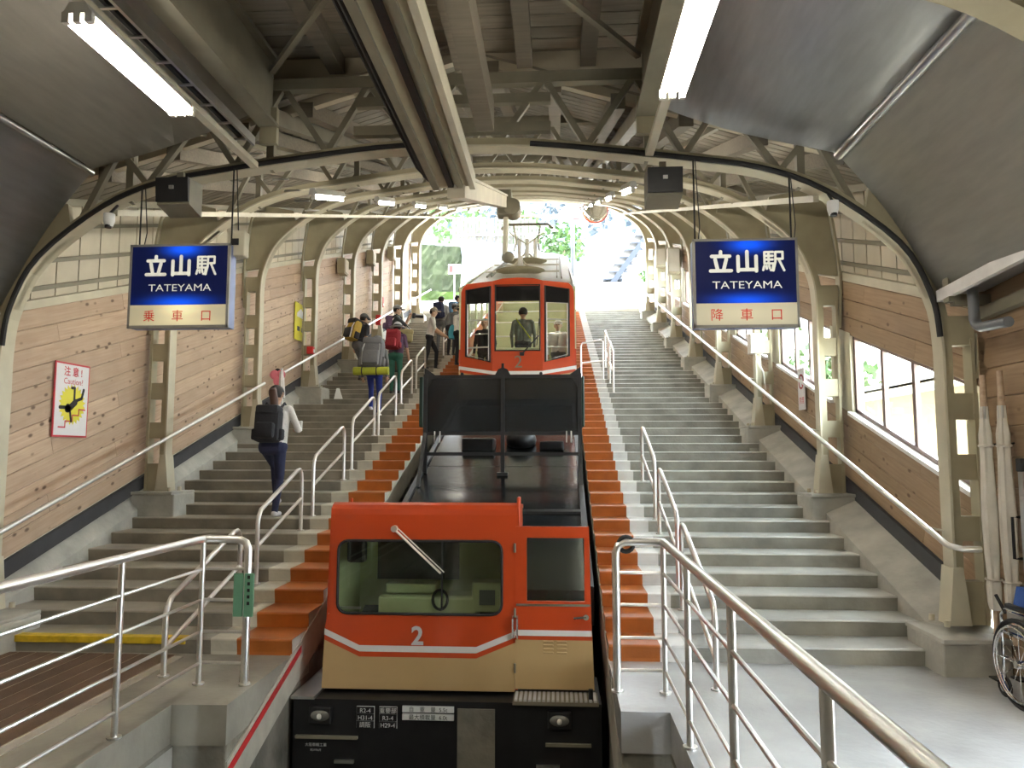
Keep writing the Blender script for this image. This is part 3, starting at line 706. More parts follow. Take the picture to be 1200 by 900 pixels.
def camera(x, z, label):
    r = thing('security_camera', label, 'camera', (x, 6.5, z), group='small white security cameras')
    def P(mb, n, m): o = mb.build(n, m, None, local=True, smooth=True); o.parent = r
    P(MB().tube([(0, 0, -.10), (0, 0, -.05), (0, 0, .02)], [.035, .05, .05], 12), 'housing', 'white'); P(MB().cyl((0, -.01, -.115), (0, -.01, -.09), .03, 10), 'lens', 'black')
    P(MB().cyl((0, 0, .02), (0, .12, .14), .012, 6), 'bracket', 'black_cable')
camera(-4.16, 4.0, 'small white camera under the nearest arch, left of the left sign'); camera(2.42, 3.98, 'small white camera under the nearest arch, right of the right sign')
def wall_box(name, x, y, z, sx, sy, sz, mat, label, cat, extra=None):
    r = thing(name, label, cat, (x, y, z))
    o = MB().bbox(-sx / 2, sx / 2, -sy / 2, sy / 2, 0, sz, .012).build('casing', mat, None, local=True); o.parent = r
    if extra:
        for b in extra: o = MB().box(*b[:6]).build(b[6], b[7], None, local=True); o.parent = r
    return r
for y, z, w in ((18.1, 6.28, 'first'), (20.9, 7.25, 'second'), (23.5, 8.1, 'third')):
    b = wall_box('wall_speaker', -5.40, y, z, .2, .34, .40, 'steel', '%s beige speaker box high on the left wall, counting up the steps' % w, 'loudspeaker', [(.10, .115, -.14, .14, .04, .36, 'grille', 'cream_board')]); b['group'] = 'beige speaker boxes on the left wall'
wall_box('junction_box', -3.95 + .98, 6.62, 3.62, .16, .12, .24, 'steel_pale', 'grey junction box behind the top right corner of the left sign', 'box', [(-.03, .03, -.07, -.06, .10, .16, 'dial', 'black')])
e = wall_box('electric_box', 3.30, 12.50, 3.45, .22, .2, .33, 'lamp_body', 'pale electric box on the third right column under the right sign', 'box', [(-.10, .10, -.112, -.10, .02, .31, 'door', 'white')])
o = MB().tube([(.0, 0, 0), (.02, 0, -.12), (.12, .02, -.30), (.16, .05, -.6)], .012, 6).build('cable', 'lamp_body', None, local=True); o.parent = e
wall_box('switch_cabinet', 3.36, 21.3, 6.95, .34, .3, .75, 'cream_board', 'beige switch cabinet on the sixth right column', 'cabinet', [(-.15, .15, -.165, -.15, .05, .70, 'door', 'lamp_body')])
wall_box('switch_cabinet', 3.40, 24.2, 7.9, .3, .3, .6, 'steel_pale', 'smaller beige cabinet behind the tall one, near the exit', 'cabinet', [(-.13, .13, -.165, -.15, .05, .55, 'door', 'lamp_body')])
for y, z, lb in ((21.6, 6.15, 'upper red hose box on the far left columns'), (21.3, 5.55, 'lower red fire box above the handrail on the far left'), (15.4, 3.9, 'small red alarm light beside the yellow poster')):
    wall_box('fire_box', -5.25, y, z, .14, .12, .3 if z != 3.9 else .16, 'red', lb, 'fire box', [(.07, .08, -.04, .04, .03, .1, 'label', 'white')])
mr = thing('convex_mirror', 'round traffic mirror hanging under the farthest arch at the exit', 'mirror', (1.43, 26.9, 10.35))
MB().ell((1.43, 26.9, 10.75), (.44, .08, .44), 20, 12).build('glass', 'chrome', mr, smooth=True)
MB().tube([(1.43 + .46 * math.cos(t * math.pi / 12), 26.93, 10.75 + .46 * math.sin(t * math.pi / 12)) for t in range(24)], .03, 6, closed=True).build('rim', 'car_orange', mr, smooth=True)
MB().cyl((1.43, 27.0, 11.1), (1.43, 27.2, 11.5), .03, 8).build('bracket', 'steel_pale', mr)
# ------------------------------------------------------------------ posters
M('paper', (.72, .70, .70), rough=.4, var=.02); M('poster_yellow', (.70, .62, .05), rough=.5, var=.05); M('print_red', (.55, .05, .07), rough=.5, var=0); M('print_black', (.01, .01, .01), rough=.5, var=0)
cs = thing('caution_sign', 'white caution sign with a falling stick figure on the left pine wall', 'sign', (-5.54, 8.1, 1.98))
cy = lambda a, b, d: (-5.535 + .012 + d, 7.81 + a, 1.98 + b)
def flat(pts, d0, d1, conv, name, mat, parent):
    mb = MB(); A = [mb.b.verts.new(conv(a, b, d0)) for a, b in pts]; B = [mb.b.verts.new(conv(a, b, d1)) for a, b in pts]
    mb._f(A[::-1]); mb._f(B)
    for i in range(len(pts)): mb._f([A[i], A[(i + 1) % len(pts)], B[(i + 1) % len(pts)], B[i]])
    return mb.build(name, mat, parent)
flat([(0, 0), (.60, 0), (.60, .84), (0, .84)], -.012, .0, cy, 'board', 'print_red', cs)
flat([(.018, .02), (.582, .02), (.582, .82), (.018, .82)], 0, .002, cy, 'sheet', 'paper', cs)
star = []
for i in range(48):
    rr = .235 if i % 2 else .19; t = 2 * math.pi * i / 48; star.append((.31 + rr * math.cos(t), .37 + rr * math.sin(t)))
flat(star, .002, .003, cy, 'starburst', 'poster_yellow', cs)
mb = MB()
for pts, w in (([(.36, .40), (.27, .33)], .075), ([(.26, .335), (.10, .33)], .04), ([(.27, .32), (.30, .18)], .03), ([(.34, .43), (.34, .56), (.29, .56)], .032), ([(.38, .42), (.47, .45), (.50, .55)], .036), ([(.235, .335), (.235, .33)], .085)):
    if pts[0] == pts[-1]: continue
    mb.ribbon(pts, w, cy, .003, .005)
mb.ribbon([(.225, .32), (.245, .32)], .09, cy, .003, .005); mb.build('falling_figure', 'print_black', cs)
mb = MB(); mb.ribbon([(.09, .11), (.20, .11), (.20, .18), (.32, .18), (.32, .25), (.43, .25), (.43, .32), (.54, .32)], .016, cy, .003, .0045); mb.build('stair_line', 'print_red', cs)
text('注 意 !', .115, lambda a, b, d: cy(.30 + a, .70 + b, .003 + d), 'print_red', cs, 'warning_text', .002, bold=.002, split=True)
text('Caution?', .095, lambda a, b, d: cy(.31 + a, .60 + b, .003 + d), 'print_red', cs, 'warning_text', .002, split=True)
yp = thing('wall_poster', 'yellow vertical poster on the left pine wall up the steps', 'poster', (-5.54, 15.5, 4.2))
yc = lambda a, b, d: (-5.52 + d, 15.15 + a, 4.2 + b)
flat([(0, 0), (.72, 0), (.72, .80), (0, .80)], -.01, 0, yc, 'sheet', 'poster_yellow', yp)
flat([(.12, .50), (.60, .50), (.60, .58), (.36, .70), (.12, .58)], 0, .002, yc, 'picture', 'paper', yp); flat([(.15, .2), (.3, .2), (.3, .3), (.15, .3)], 0, .002, yc, 'picture', 'blue_grey', yp); flat([(.4, .2), (.55, .2), (.55, .3), (.4, .3)], 0, .002, yc, 'picture', 'steel_dark', yp)
ns = thing('no_smoking_sign', 'small white sign with a round symbol on the right pine wall under the window', 'sign', (3.62, 11.2, 2.44))
nc = lambda a, b, d: (3.62 - d, 11.40 - a, 2.44 + b)
flat([(0, 0), (.30, 0), (.30, .62), (0, .62)], -.01, 0, nc, 'sheet', 'paper', ns)
mb = MB(); mb.ribbon([(.15 + .1 * math.cos(t * math.pi / 10), .42 + .1 * math.sin(t * math.pi / 10)) for t in range(21)], .028, nc, 0, .002); mb.ribbon([(.09, .49), (.21, .35)], .02, nc, 0, .002); mb.build('ring_symbol', 'print_red', ns)
text('禁煙', .11, lambda a, b, d: nc(.15 + a, .10 + b, d), 'print_red', ns, 'notice_text', .002)
sb = wall_box('wall_panel_box', -5.47, 6.76, 1.62, .12, .3, .42, 'lamp_body', 'pale box on the left wall at the picture edge below the caution sign', 'box')
# ------------------------------------------------------------------ handrails
def ztop(y): return 0 if y < Y0 else R_ * (math.floor((y - Y0) / T_) + 1)
def wall_rail(x, ya, yb, h, xw, label, hook):
    r = thing('wall_handrail', label, 'handrail', (x, (ya + yb) / 2, nz((ya + yb) / 2) + h), group='stainless wall handrails')
    pts = [(x, ya, nz(ya) + h), (x, yb, nz(yb) + h)]
    if hook: pts = [(x + .22, ya - .10, nz(ya) + h - .03), (x + .08, ya - .10, nz(ya) + h - .03), (x + .01, ya - .05, nz(ya) + h - .012)] + pts
    MB().tube(pts, .025, 10).build('rail', 'stainless', r, smooth=True)
    for y in FY:
        if ya < y < yb: MB().tube([(x, y, nz(y) + h - .01), (xw, y, nz(y) + h - .05)], .01, 6).build('bracket', 'stainless', r)
    return r
wall_rail(-5.08, 5.9, 12.55, .98, -5.2, 'lower stainless handrail along the left wall below the caution sign', False)
wall_rail(-5.08, 13.2, 29.2, .98, -5.2, 'upper stainless handrail along the left wall beyond the third arch', False)
wall_rail(3.15, 6.35, 29.2, 1.03, 3.32, 'long stainless handrail along the right wall', True)
tp = thing('rail_padding', 'yellow and black striped padding on the end of the upper left handrail', 'padding', (-5.08, 13.2, nz(13.2) + .95))
for i in range(4):
    y = 13.12 + i * .06; MB().cyl((-5.08, y, nz(y) + .98 + (.1 - i * .04)), (-5.08, y + .06, nz(y + .06) + .98 + (.06 - i * .04)), .05, 8).build('stripe', 'poster_yellow' if i % 2 else 'black', tp)
def hoop(x, ya, yb, label, grp, top=.66):
    r = thing('stair_rail', label, 'handrail', (x, ya, ztop(ya)), group=grp)
    za, zb = ztop(ya), ztop(yb); ha = nz(ya) + top; hb = nz(yb) + top; 
    pts = [(x, ya, za), (x, ya, ha - .12), (x, ya + .02, ha - .05), (x, ya + .08, ha + .02)]
    e = yb - .12; pts += [(x, e - .05, nz(e) + top + .02), (x, e + .04, nz(e) + top + .03), (x, yb - .02, nz(e) + top - .02), (x, yb, hb - .14), (x, yb, zb)]
    MB().tube(pts, .024, 10).build('hoop', 'stainless', r, smooth=True)
    MB().tube([(x, ya, nz(ya) + top * .45), (x, yb, nz(yb) + top * .45)], .02, 10).build('mid_rail', 'stainless', r, smooth=True)
    for y, z in ((ya, za), (yb, zb)): MB().cyl((x, y, z), (x, y, z + .012), .045, 12).build('base_plate', 'stainless', r)
for i, (a, b) in enumerate(((6.02, 7.42), (7.84, 9.18), (9.62, 11.0), (11.43, 12.8), (13.1, 14.5), (15.0, 16.1), (16.6, 17.7), (20.6, 21.7))):
    hoop(-3.2, a, b, '%s hoop-shaped stair rail up the left flight%s' % (ORD[i], ', just behind the guard rail' if i == 0 else ''), 'hoop rails on the left flight')
for i, (a, b) in enumerate(((5.94, 7.47), (7.7, 9.03), (9.4, 10.74), (16.0, 17.1), (17.5, 18.6))):
    hoop(1.2, a, b, '%s hoop-shaped stair rail up the right flight%s' % (ORD[i], ', just behind the guard rail' if i == 0 else ''), 'hoop rails on the right flight', .72 if i < 3 else .88)
gt = thing('barrier_gate', 'small stainless barrier across the orange strip beside the car front', 'barrier', (.85, 17.2, ztop(17.2)))
z = ztop(17.2)
MB().tube([(.55, 17.2, z), (.55, 17.2, z + .78), (.58, 17.2, z + .84), (1.02, 17.2, z + .92), (1.06, 17.2, z + .88), (1.06, 17.2, z)], .02, 8).build('frame', 'stainless', gt, smooth=True)
MB().tube([(.55, 17.2, z + .38), (1.12, 17.2, z + .42)], .02, 8).build('mid_rail', 'stainless', gt, smooth=True)
def guard(x, xc, ys, label):
    r = thing('guard_rail', label, 'guard rail', (x, 4, 0), group='guard rails of the landing'); yc = 5.86
    MB().tube([(xc, yc, .0), (xc, yc, 1.04), (xc + (x - xc) * .06, yc, 1.09), (xc + (x - xc) * .2, yc, 1.115), (x + (xc - x) * .12, yc, 1.12), (x, yc - .03, 1.12), (x, yc - .12, 1.12), (x, -1.5, 1.12)], .031, 12).build('top_rail', 'stainless', r, smooth=True)
    for y in ys: MB().cyl((x, y, 0), (x, y, 1.11), .021, 12).build('post', 'stainless', r, smooth=True)
    for h in (.885, .645, .40, .16):
        MB().tube([(x, yc, h), (x, -1.5, h)], .0125, 8).build('bar', 'stainless', r, smooth=True); MB().tube([(xc, yc, h), (x, yc, h)], .0125, 8).build('bar', 'stainless', r, smooth=True)
    for q in [(x, y) for y in ys] + [(xc, yc)]: MB().cyl((q[0], q[1], 0), (q[0], q[1], .012), .045, 14).build('base_plate', 'stainless', r)
guard(-2.82, -2.46, (5.84, 4.73, 3.6, 2.4), 'stainless guard rail with four bars on the left landing')
guard(.80, .44, (5.84, 4.80, 3.6, 2.36, 1.1), 'stainless guard rail with four bars on the right landing')
M('tag_green', (.13, .30, .19), rough=.5)
gtg = thing('hanging_tag', 'green vertical plate tied to the corner post of the left guard rail', 'tag', (-2.46, 5.80, .53))
for x in (-2.505, -2.42): MB().box(x - .036, x + .036, 5.79, 5.81, .53, .86).build('plate', 'tag_green', gtg)
for i in range(5): MB().box(-2.43, -2.41, 5.785, 5.79, .62 + i * .05, .645 + i * .05).build('print', 'print_black', gtg)
tag(MB().tube([(.52 + .055 * math.cos(t * math.pi / 8), 5.86, 1.10 + .055 * math.sin(t * math.pi / 8)) for t in range(16)], .018, 8, closed=True).build('tape_ring', 'rubber', None, smooth=True), 'black tape roll hung on the corner of the right guard rail', 'tape')
# ================================================================== the funicular car
car = thing('funicular_car', 'orange and cream funicular car number 2 with low cab, black deck and passenger body', 'funicular car', (-.85, 6.8, -1.2))
CY = 6.80
def fp(poly, name, mat, ya=CY, yb=CY + .05, parent=None):
    return MB().prism(poly, 'y', ya, yb).build(name, mat, parent or car)
def lines(d): return [(-2.125, d + .145), (-1.80, d), (-.74, d), (-.385, d + .145)]
cab = MB().prism([(6.80, 1.015), (6.80, 1.24), (6.81, 1.29), (6.84, 1.325), (6.89, 1.345), (7.80, 1.27), (7.80, 1.23), (6.9, 1.30), (6.86, 1.27), (6.85, 1.015)], 'x', -2.085, -.362).build('cab_roof', 'car_orange', car)
cs_ = cab
fp([(-2.085, .345), (-2.02, .345), (-2.02, 1.015), (-2.072, 1.015)], 'cab_pillar', 'car_orange'); fp([(-.50, .345), (-.382, .345), (-.366, 1.015), (-.50, 1.015)], 'cab_pillar', 'car_orange')
L0, L1, L2 = lines(.073), lines(.018), lines(-.027)
fp(L0 + [(-.382, .345), (-2.10, .345)], 'apron_panel', 'car_orange')
fp(L1 + L0[::-1], 'white_stripe', 'car_white', CY - .002); fp(L2 + L1[::-1], 'orange_stripe', 'car_orange')
fp([(-2.14, -.31), (-.395, -.31)] + L2[::-1], 'cream_apron', 'car_cream')
fp([(-2.02, .345), (-.50, .345), (-.50, 1.015), (-2.02, 1.015)], 'windscreen', 'cab_glass', CY + .018, CY + .024)
def rrect(x0, x1, z0, z1, r, n=4):
    out = []
    for cx, cz, a in ((x1 - r, z0 + r, -90), (x1 - r, z1 - r, 0), (x0 + r, z1 - r, 90), (x0 + r, z0 + r, 180)):
        for k in range(n + 1): t = math.radians(a + 90 * k / n); out.append((cx + r * math.cos(t), cz + r * math.sin(t)))
    return out
MB().tube([(x, CY - .004, z) for x, z in rrect(-2.01, -.51, .355, 1.005, .09)], .013, 6, closed=True).build('window_gasket', 'rubber', car, smooth=True)
for x0, x1, nm in ((-2.14, -2.09, 'side_wall'), (-.42, -.37, 'side_wall')):
    MB().hexa([(x0, 6.85, -.31), (x1, 6.85, -.31), (x1, 7.8, -.31), (x0, 7.8, -.31), (x0 + .04 * (x0 < -1), 6.85, 1.30), (x1 + .03 * (x0 < -1), 6.85, 1.30), (x1 + .03 * (x0 < -1), 7.8, 1.25), (x0 + .04 * (x0 < -1), 7.8, 1.25)]).build(nm, 'car_orange', car)
MB().box(-2.1, -.40, 7.76, 7.80, -.3, .50).build('rear_wall', 'green_panel', car); MB().box(-1.02, -.40, 7.76, 7.80, .5, 1.24).build('rear_wall', 'green_panel', car); MB().box(-2.1, -1.88, 7.76, 7.80, .5, 1.24).build('rear_wall', 'green_panel', car)
MB().box(-1.88, -1.02, 7.77, 7.78, .5, 1.22).build('rear_window', 'dark_glass', car); MB().box(-2.1, -.4, 6.86, 7.8, -.31, -.25).build('cab_floor', 'steel_dark', car)
con = MB().bbox(-1.72, -.78, 7.15, 7.50, -.2, .44, .02).build('console', 'green_panel', car)
MB().bbox(-1.68, -1.18, 7.28, 7.46, .44, .54, .02).build('desk_box', 'green_panel', con); MB().cyl((-1.7, 7.2, .42), (-.8, 7.2, .42), .03, 10).build('desk_pipe', 'green_panel', con, smooth=True)
MB().bbox(-.82, -.52, 7.15, 7.36, .30, .58, .015).build('monitor', 'green_panel', con); MB().box(-.75, -.60, 7.14, 7.152, .37, .51).build('screen', 'pvc', con)
MB().tube([(-1.12 + .07 * math.cos(t * math.pi / 8), 7.12, .42 + .09 * math.sin(t * math.pi / 8)) for t in range(16)], .014, 6, closed=True).build('hand_wheel', 'black', con, smooth=True)
MB().bbox(-1.98, -1.80, 6.95, 7.05, .78, .98, .03).build('rear_mirror', 'black', car); MB().box(-2.06, -1.85, 7.0, 7.02, .35, .37).build('wire_tray', 'stainless', car)
wp = MB().tube([(-1.49, CY - .03, 1.11), (-1.06, CY - .03, .72)], .011, 6).build('wiper', 'stainless', car, smooth=True)
MB().tube([(-1.46, CY - .03, 1.12), (-1.03, CY - .03, .73)], .006, 6).build('wiper_rod', 'stainless', wp); MB().tube([(-1.05, CY - .025, 1.0), (-1.05, CY - .025, .40)], .008, 6).build('wiper_blade', 'black', wp); MB().cyl((-1.49, CY, 1.115), (-1.49, CY - .05, 1.115), .03, 12).build('wiper_pivot', 'stainless', wp)
text('2', .225, lambda a, b, d: (-1.27 + a, CY - .004 - d, .09 + b), 'tread_alu', car, 'number', .010, bold=.006)
for x in (-1.93,): MB().cyl((x, 6.92, 1.33), (x, 6.92, 1.38), .012, 8).build('roof_eye', 'car_orange', car)
MB().bbox(-.375, -.345, 6.80, 6.95, .9, 1.40, .01).build('roof_end_fin', 'car_orange', car)
for cx, cz, sx_, sz_ in ((-2.02, .345, 1, 1), (-.50, .345, -1, 1), (-2.02, 1.015, 1, -1), (-.50, 1.015, -1, -1)):
    fp([(cx, cz)] + [(cx + sx_ * (.10 - .10 * math.sin(t * math.pi / 8)), cz + sz_ * (.10 - .10 * math.cos(t * math.pi / 8))) for t in range(5)], 'window_corner', 'car_orange', CY - .001)
MB().box(-2.085, -2.06, 6.86, 7.78, -.25, 1.22).build('lining', 'green_panel', car); MB().box(-.44, -.425, 6.86, 7.78, -.25, 1.22).build('lining', 'green_panel', car)
# door with its own skin colours
dr = fp([(-.39, .45), (-.285, .45), (-.285, 1.04), (-.37, 1.14), (-.385, 1.14)], 'door', 'car_orange', CY - .01, CY + .035)
def dp(poly, n, m, a=CY - .01, b=CY + .035): return fp(poly, n, m, a, b, dr)
dp([(-.37, 1.14), (-.285, 1.04), (.23, 1.04), (.275, 1.14)], 'door_rail', 'car_orange'); dp([(.23, .48), (.285, .48), (.275, 1.14), (.23, 1.04)], 'door_stile', 'car_orange'); dp([(-.285, .45), (.285, .45), (.285, .48), (-.285, .48)], 'door_rail', 'car_orange')
dp([(-.39, .23), (.29, .23), (.285, .45), (-.39, .45)], 'door_panel', 'car_orange'); dp([(-.39, .18), (.293, .18), (.29, .23), (-.39, .23)], 'white_stripe', 'car_white', CY - .012); dp([(-.39, .145), (.295, .145), (.293, .18), (-.39, .18)], 'orange_stripe', 'car_orange')
dp([(-.39, -.28), (.31, -.28), (.295, .145), (-.39, .145)], 'cream_panel', 'car_cream'); dp([(-.285, .48), (.23, .48), (.23, 1.04), (-.285, 1.04)], 'door_glass', 'cab_glass', CY + .01, CY + .016)
dp([(-.38, .44), (.28, .44), (.28, .46), (-.38, .46)], 'trim_strip', 'chrome', CY - .018); MB().tube([(.13, CY - .05, .345), (.24, CY - .05, .355)], .012, 8).build('handle', 'chrome', dr, smooth=True); MB().cyl((.24, CY - .06, .355), (.24, CY - .01, .355), .025, 12).build('handle_rose', 'chrome', dr)
for i in range(4):
    for x in (-.14, -.02): MB().bbox(x, x + .09, CY - .022, CY, .03 + i * .032, .044 + i * .032, .004).build('vent_slat', 'car_cream', dr)
MB().tube([(-.41, CY - .01, .15), (-.41, CY - .05, .17), (-.41, CY - .05, .33), (-.41, CY - .01, .35)], .010, 8).build('grab_handle', 'chrome', car, smooth=True); MB().tube([(-.37, CY - .01, .15), (-.37, CY - .05, .17), (-.37, CY - .05, .33), (-.37, CY - .01, .35)], .010, 8).build('grab_handle', 'chrome', car, smooth=True)
for z in (-.1, .38, .95): MB().cyl((-.392, CY - .018, z - .04), (-.392, CY - .018, z + .04), .010, 8).build('hinge', 'steel_dark', car)
tr = MB().box(-.40, .335, 6.56, 6.84, -.345, -.315).build('step_tread', 'steel_dark', car)
for i in range(18): MB().box(-.385 + i * .04, -.362 + i * .04, 6.57, 6.80, -.315, -.300).build('tread_rib', 'tread_alu', tr)
MB().cyl((.27, 6.62, -.31), (.27, 6.62, -.22), .02, 10).build('tread_bolt', 'black', car)
MB().box(-2.35, -2.14, 6.60, 7.8, -.345, -.32).build('side_plate', 'alu', car)
# underframe
uf = MB().box(-2.33, .36, 6.62, 7.4, -1.35, -.345).build('underframe', 'black', car)
MB().box(-.88, -.555, 6.605, 6.62, -.98, -.40).build('grey_plate', 'old_concrete', car)
for x in (-2.08, .0):
    hl = MB().bbox(x - .10, x + .10, 6.58, 6.63, -.55, -.40, .012).build('headlight', 'black', car); MB().ell((x, 6.585, -.475), (.085, .03, .05), 14, 8).build('lens', 'headlamp', hl, smooth=True); MB().ell((x, 6.57, -.475), (.03, .02, .03), 10, 8).build('bulb', 'lamp_body', hl, smooth=True)
for x0, x1, z in ((-2.3, -1.75, -.66), (-.12, .27, -.68), (-1.95, -1.78, -.86), (-.2, .0, -.86)): MB().box(x0, x1, 6.59, 6.62, z - .012, z + .012).build('frame_bar', 'steel_dark' if z > -.8 else 'alu', uf)
for x in (-1.86, -.1): MB().cyl((x, 6.5, -1.1), (x, 6.66, -1.1), .10, 16).build('buffer', 'black', uf, smooth=True)
for x in (-1.62, -1.2): MB().bbox(x - .09, x + .09, 6.55, 6.64, -1.3, -1.0, .02).build('coupler_box', 'steel_dark', uf)
def plate(x0, x1, z0, z1, s, name='data_plate', inv=False):
    p = MB().box(x0, x1, 6.60, 6.621, z0, z1).build(name, 'black' if inv else 'white', car)
    text(s, (z1 - z0) * .95, lambda a, b, d: ((x0 + x1) / 2 + a, 6.599 - d, z0 + (z1 - z0) * .16 + b), 'white' if inv else 'print_black', p, 'lettering', .001); return p
plate(-1.36, -.91, -.435, -.385, '自　重　量  5.5t'); plate(-1.36, -.91, -.50, -.45, '最大積載量  6.0t')
for x, rows in ((-1.76, ('R2-4', 'H31-4', '調阪')), (-1.56, ('重要部', 'R3-4', 'H29-4'))):
    for i, s in enumerate(rows):
        MB().box(x - .004, x + .154, 6.612, 6.6195, -.454 - i * .06 - .004, -.396 - i * .06).build('plate_border', 'white', car)
        plate(x, x + .15, -.454 - i * .06, -.400 - i * .06, s, 'inspection_plate', True)
text('大阪車輌工業', .032, lambda a, b, d: (-2.12 + a, 6.615 - d, -.74 + b), 'white', car, 'maker_text', .002); text('昭27年6月', .022, lambda a, b, d: (-2.12 + a, 6.615 - d, -.78 + b), 'white', car, 'maker_text', .002)
# cargo deck
for i, (a, b) in enumerate(((7.8, 9.75), (9.77, 11.5), (11.52, 13.2), (13.22, 15.2))): slab('deck_panel', car, 'black_gloss', -2.06, .31, a, b, -.22, -.10)
slab('deck_beam', car, 'black', -2.10, -2.03, 7.8, 15.2, -.45, -.06); slab('deck_beam', car, 'black', .29, .36, 7.8, 15.2, -.45, -.06); slab('chassis', car, 'black', -2.0, .25, 7.0, 27, -1.5, -.25)
slab('deck_rib', car, 'black', -2.03, .29, 9.72, 9.80, -.10, -.07)
# black screens across the deck
SY = 11.2; sz = nz(SY) - .10
sc_ = MB().box(-1.98, -.86, SY - .008, SY + .008, 2.10, 2.95).build('screen_panel', 'dark_glass', car); MB().box(-.80, .31, SY - .008, SY + .008, 2.10, 2.95).build('screen_panel', 'dark_glass', car)
for x in (-2.01, -.83, .33):
    MB().box(x - .03, x + .03, SY - .03, SY + .03, sz + .35 if x == -.83 else sz, 3.0).build('screen_post', 'black', car)
    if x != -.83: MB().bar((x, SY - .02, sz + .6), (x, SY - .55, nz(SY - .55) - .1), .05, .06).build('screen_brace', 'black', car)
MB().box(-.86, -.80, SY - .03, SY + .03, sz, sz + .36).build('screen_post', 'black', car); MB().box(-.91, -.75, SY - .1, SY + .05, sz - .03, sz + .02).build('post_foot', 'black', car)
for z in (2.07, 2.93): MB().box(-2.01, .33, SY - .025, SY + .025, z, z + .055).build('screen_rail', 'black', car)
MB().box(-2.01, .33, SY - .02, SY + .02, sz + .27, sz + .32).build('screen_rail', 'black', car)
mb = MB()
for i in range(24):
    pass
MB().prism([(-.95, 2.98), (-.71, 2.98), (-.76, 3.07), (-.81, 3.09), (-.81, 3.16), (-.85, 3.16), (-.85, 3.09), (-.90, 3.07)], 'y', SY - .02, SY + .02).build('screen_finial', 'black', car)
for s, x in ((-1, -2.01), (1, .33)): MB().prism([(x, 2.75), (x - s * .14, 2.98), (x - s * .14, 2.99), (x + s * .02, 3.10), (x + s * .02, 2.75)], 'y', SY - .02, SY + .02).build('screen_corner', 'black', car)
for x in (-1.45, -.25): MB().cyl((x, SY - .03, 3.0), (x, SY + .03, 3.0), .025, 8).build('screen_stud', 'black', car)
for x in (-1.86, -1.78, .13, .2): MB().tube([(x, SY - .04, 2.13), (x, SY - .05, 1.96)], .010, 6).build('latch_rod', 'stainless', car)
M('dark_green', (.02, .055, .04), rough=.5)
for x0, x1 in ((-2.14, -2.08), (.37, .41)): MB().bbox(x0, x1, SY + .15, SY + .75, 2.2, 2.98, .02).build('side_guard', 'dark_green', car)
MB().ell((-.62, 12.6, 2.02), (.26, .3, .20), 16, 10).build('deck_dome', 'black', car, smooth=True); MB().bbox(-1.6, -1.05, 12.3, 12.7, 1.8, 2.05, .03).build('deck_box', 'black', car); MB().bbox(-.3, .1, 12.3, 12.6, 1.85, 2.0, .03).build('deck_box', 'black', car)
# ---- passenger body
PF = 15.1
def yf(x): return PF + (0 if -1.33 <= x <= -.30 else .17 * min(1, ((-1.33 - x) if x < -1.33 else (x + .30)) / .67))
def pf(poly, name, mat, d0=0., d1=.05, parent=None):
    mb = MB(); A = [mb.b.verts.new((x, yf(x) + d0, z)) for x, z in poly]; B = [mb.b.verts.new((x, yf(x) + d1, z)) for x, z in poly]
    mb._f(A[::-1]); mb._f(B)
    for i in range(len(poly)): mb._f([A[i], A[(i + 1) % len(poly)], B[(i + 1) % len(poly)], B[i]])
    return mb.build(name, mat, parent or car)
a, b, c, d = -2.03, -1.33, -.30, .37
st0 = [(a, 3.60), (b, 3.475), (c, 3.475), (d, 3.60)]
def off(p, dz): return [(x, z + dz) for x, z in p]
def band3(lo, hi, nm, mat, d0=0.):
    for i in range(3): pf([lo[i], lo[i + 1], hi[i + 1], hi[i]], nm, mat, d0)
band3([(x, 2.9) for x in (a, b, c, d)], off(st0, -.13), 'cream_apron', 'car_cream'); band3(off(st0, -.13), off(st0, -.07), 'orange_stripe', 'car_orange'); band3(off(st0, -.07), st0, 'white_stripe', 'car_white', -.003)
# side facets around their windows
Lw = [(-1.90, 3.80), (-1.385, 3.665), (-1.385, 5.25), (-1.90, 5.20)]; Rw = [(-.245, 3.665), (.245, 3.80), (.245, 5.20), (-.245, 5.25)]
pf([st0[0], st0[1], Lw[1], Lw[0]], 'front_panel', 'car_orange'); pf([st0[2], st0[3], Rw[1], Rw[0]], 'front_panel', 'car_orange')
pf([st0[0], Lw[0], Lw[3], (-1.97, 5.26), (-2.01, 5.16)], 'corner_pillar', 'car_orange'); pf([Rw[1], st0[3], (.35, 5.16), (.31, 5.26), Rw[2]], 'corner_pillar', 'car_orange')
pf([Lw[1], st0[1], (b, 5.25), Lw[2]], 'window_pillar', 'car_orange'); pf([st0[2], Rw[0], Rw[3], (c, 5.25)], 'window_pillar', 'car_orange')
pf([Lw[3], Lw[2], (b, 5.25), (b, 5.36), (-1.90, 5.33), (-1.97, 5.26)], 'brow', 'car_orange'); pf([(c, 5.25), Rw[3], Rw[2], (.31, 5.26), (.24, 5.33), (c, 5.36)], 'brow', 'car_orange')
Cw = [(-1.275, 3.90), (-.355, 3.90), (-.355, 5.27), (-1.275, 5.27)]
pf([(b, 3.475), (c, 3.475), (c, 3.90), (b, 3.90)], 'front_panel', 'car_orange'); pf([(b, 3.90), Cw[0], Cw[3], (b, 5.27)], 'window_pillar', 'car_orange'); pf([Cw[1], (c, 3.90), (c, 5.27), Cw[2]], 'window_pillar', 'car_orange'); pf([(b, 5.25), (c, 5.25), (c, 5.36), (-.5, 5.41), (-.815, 5.425), (-1.13, 5.41), (b, 5.36)], 'brow', 'car_orange')
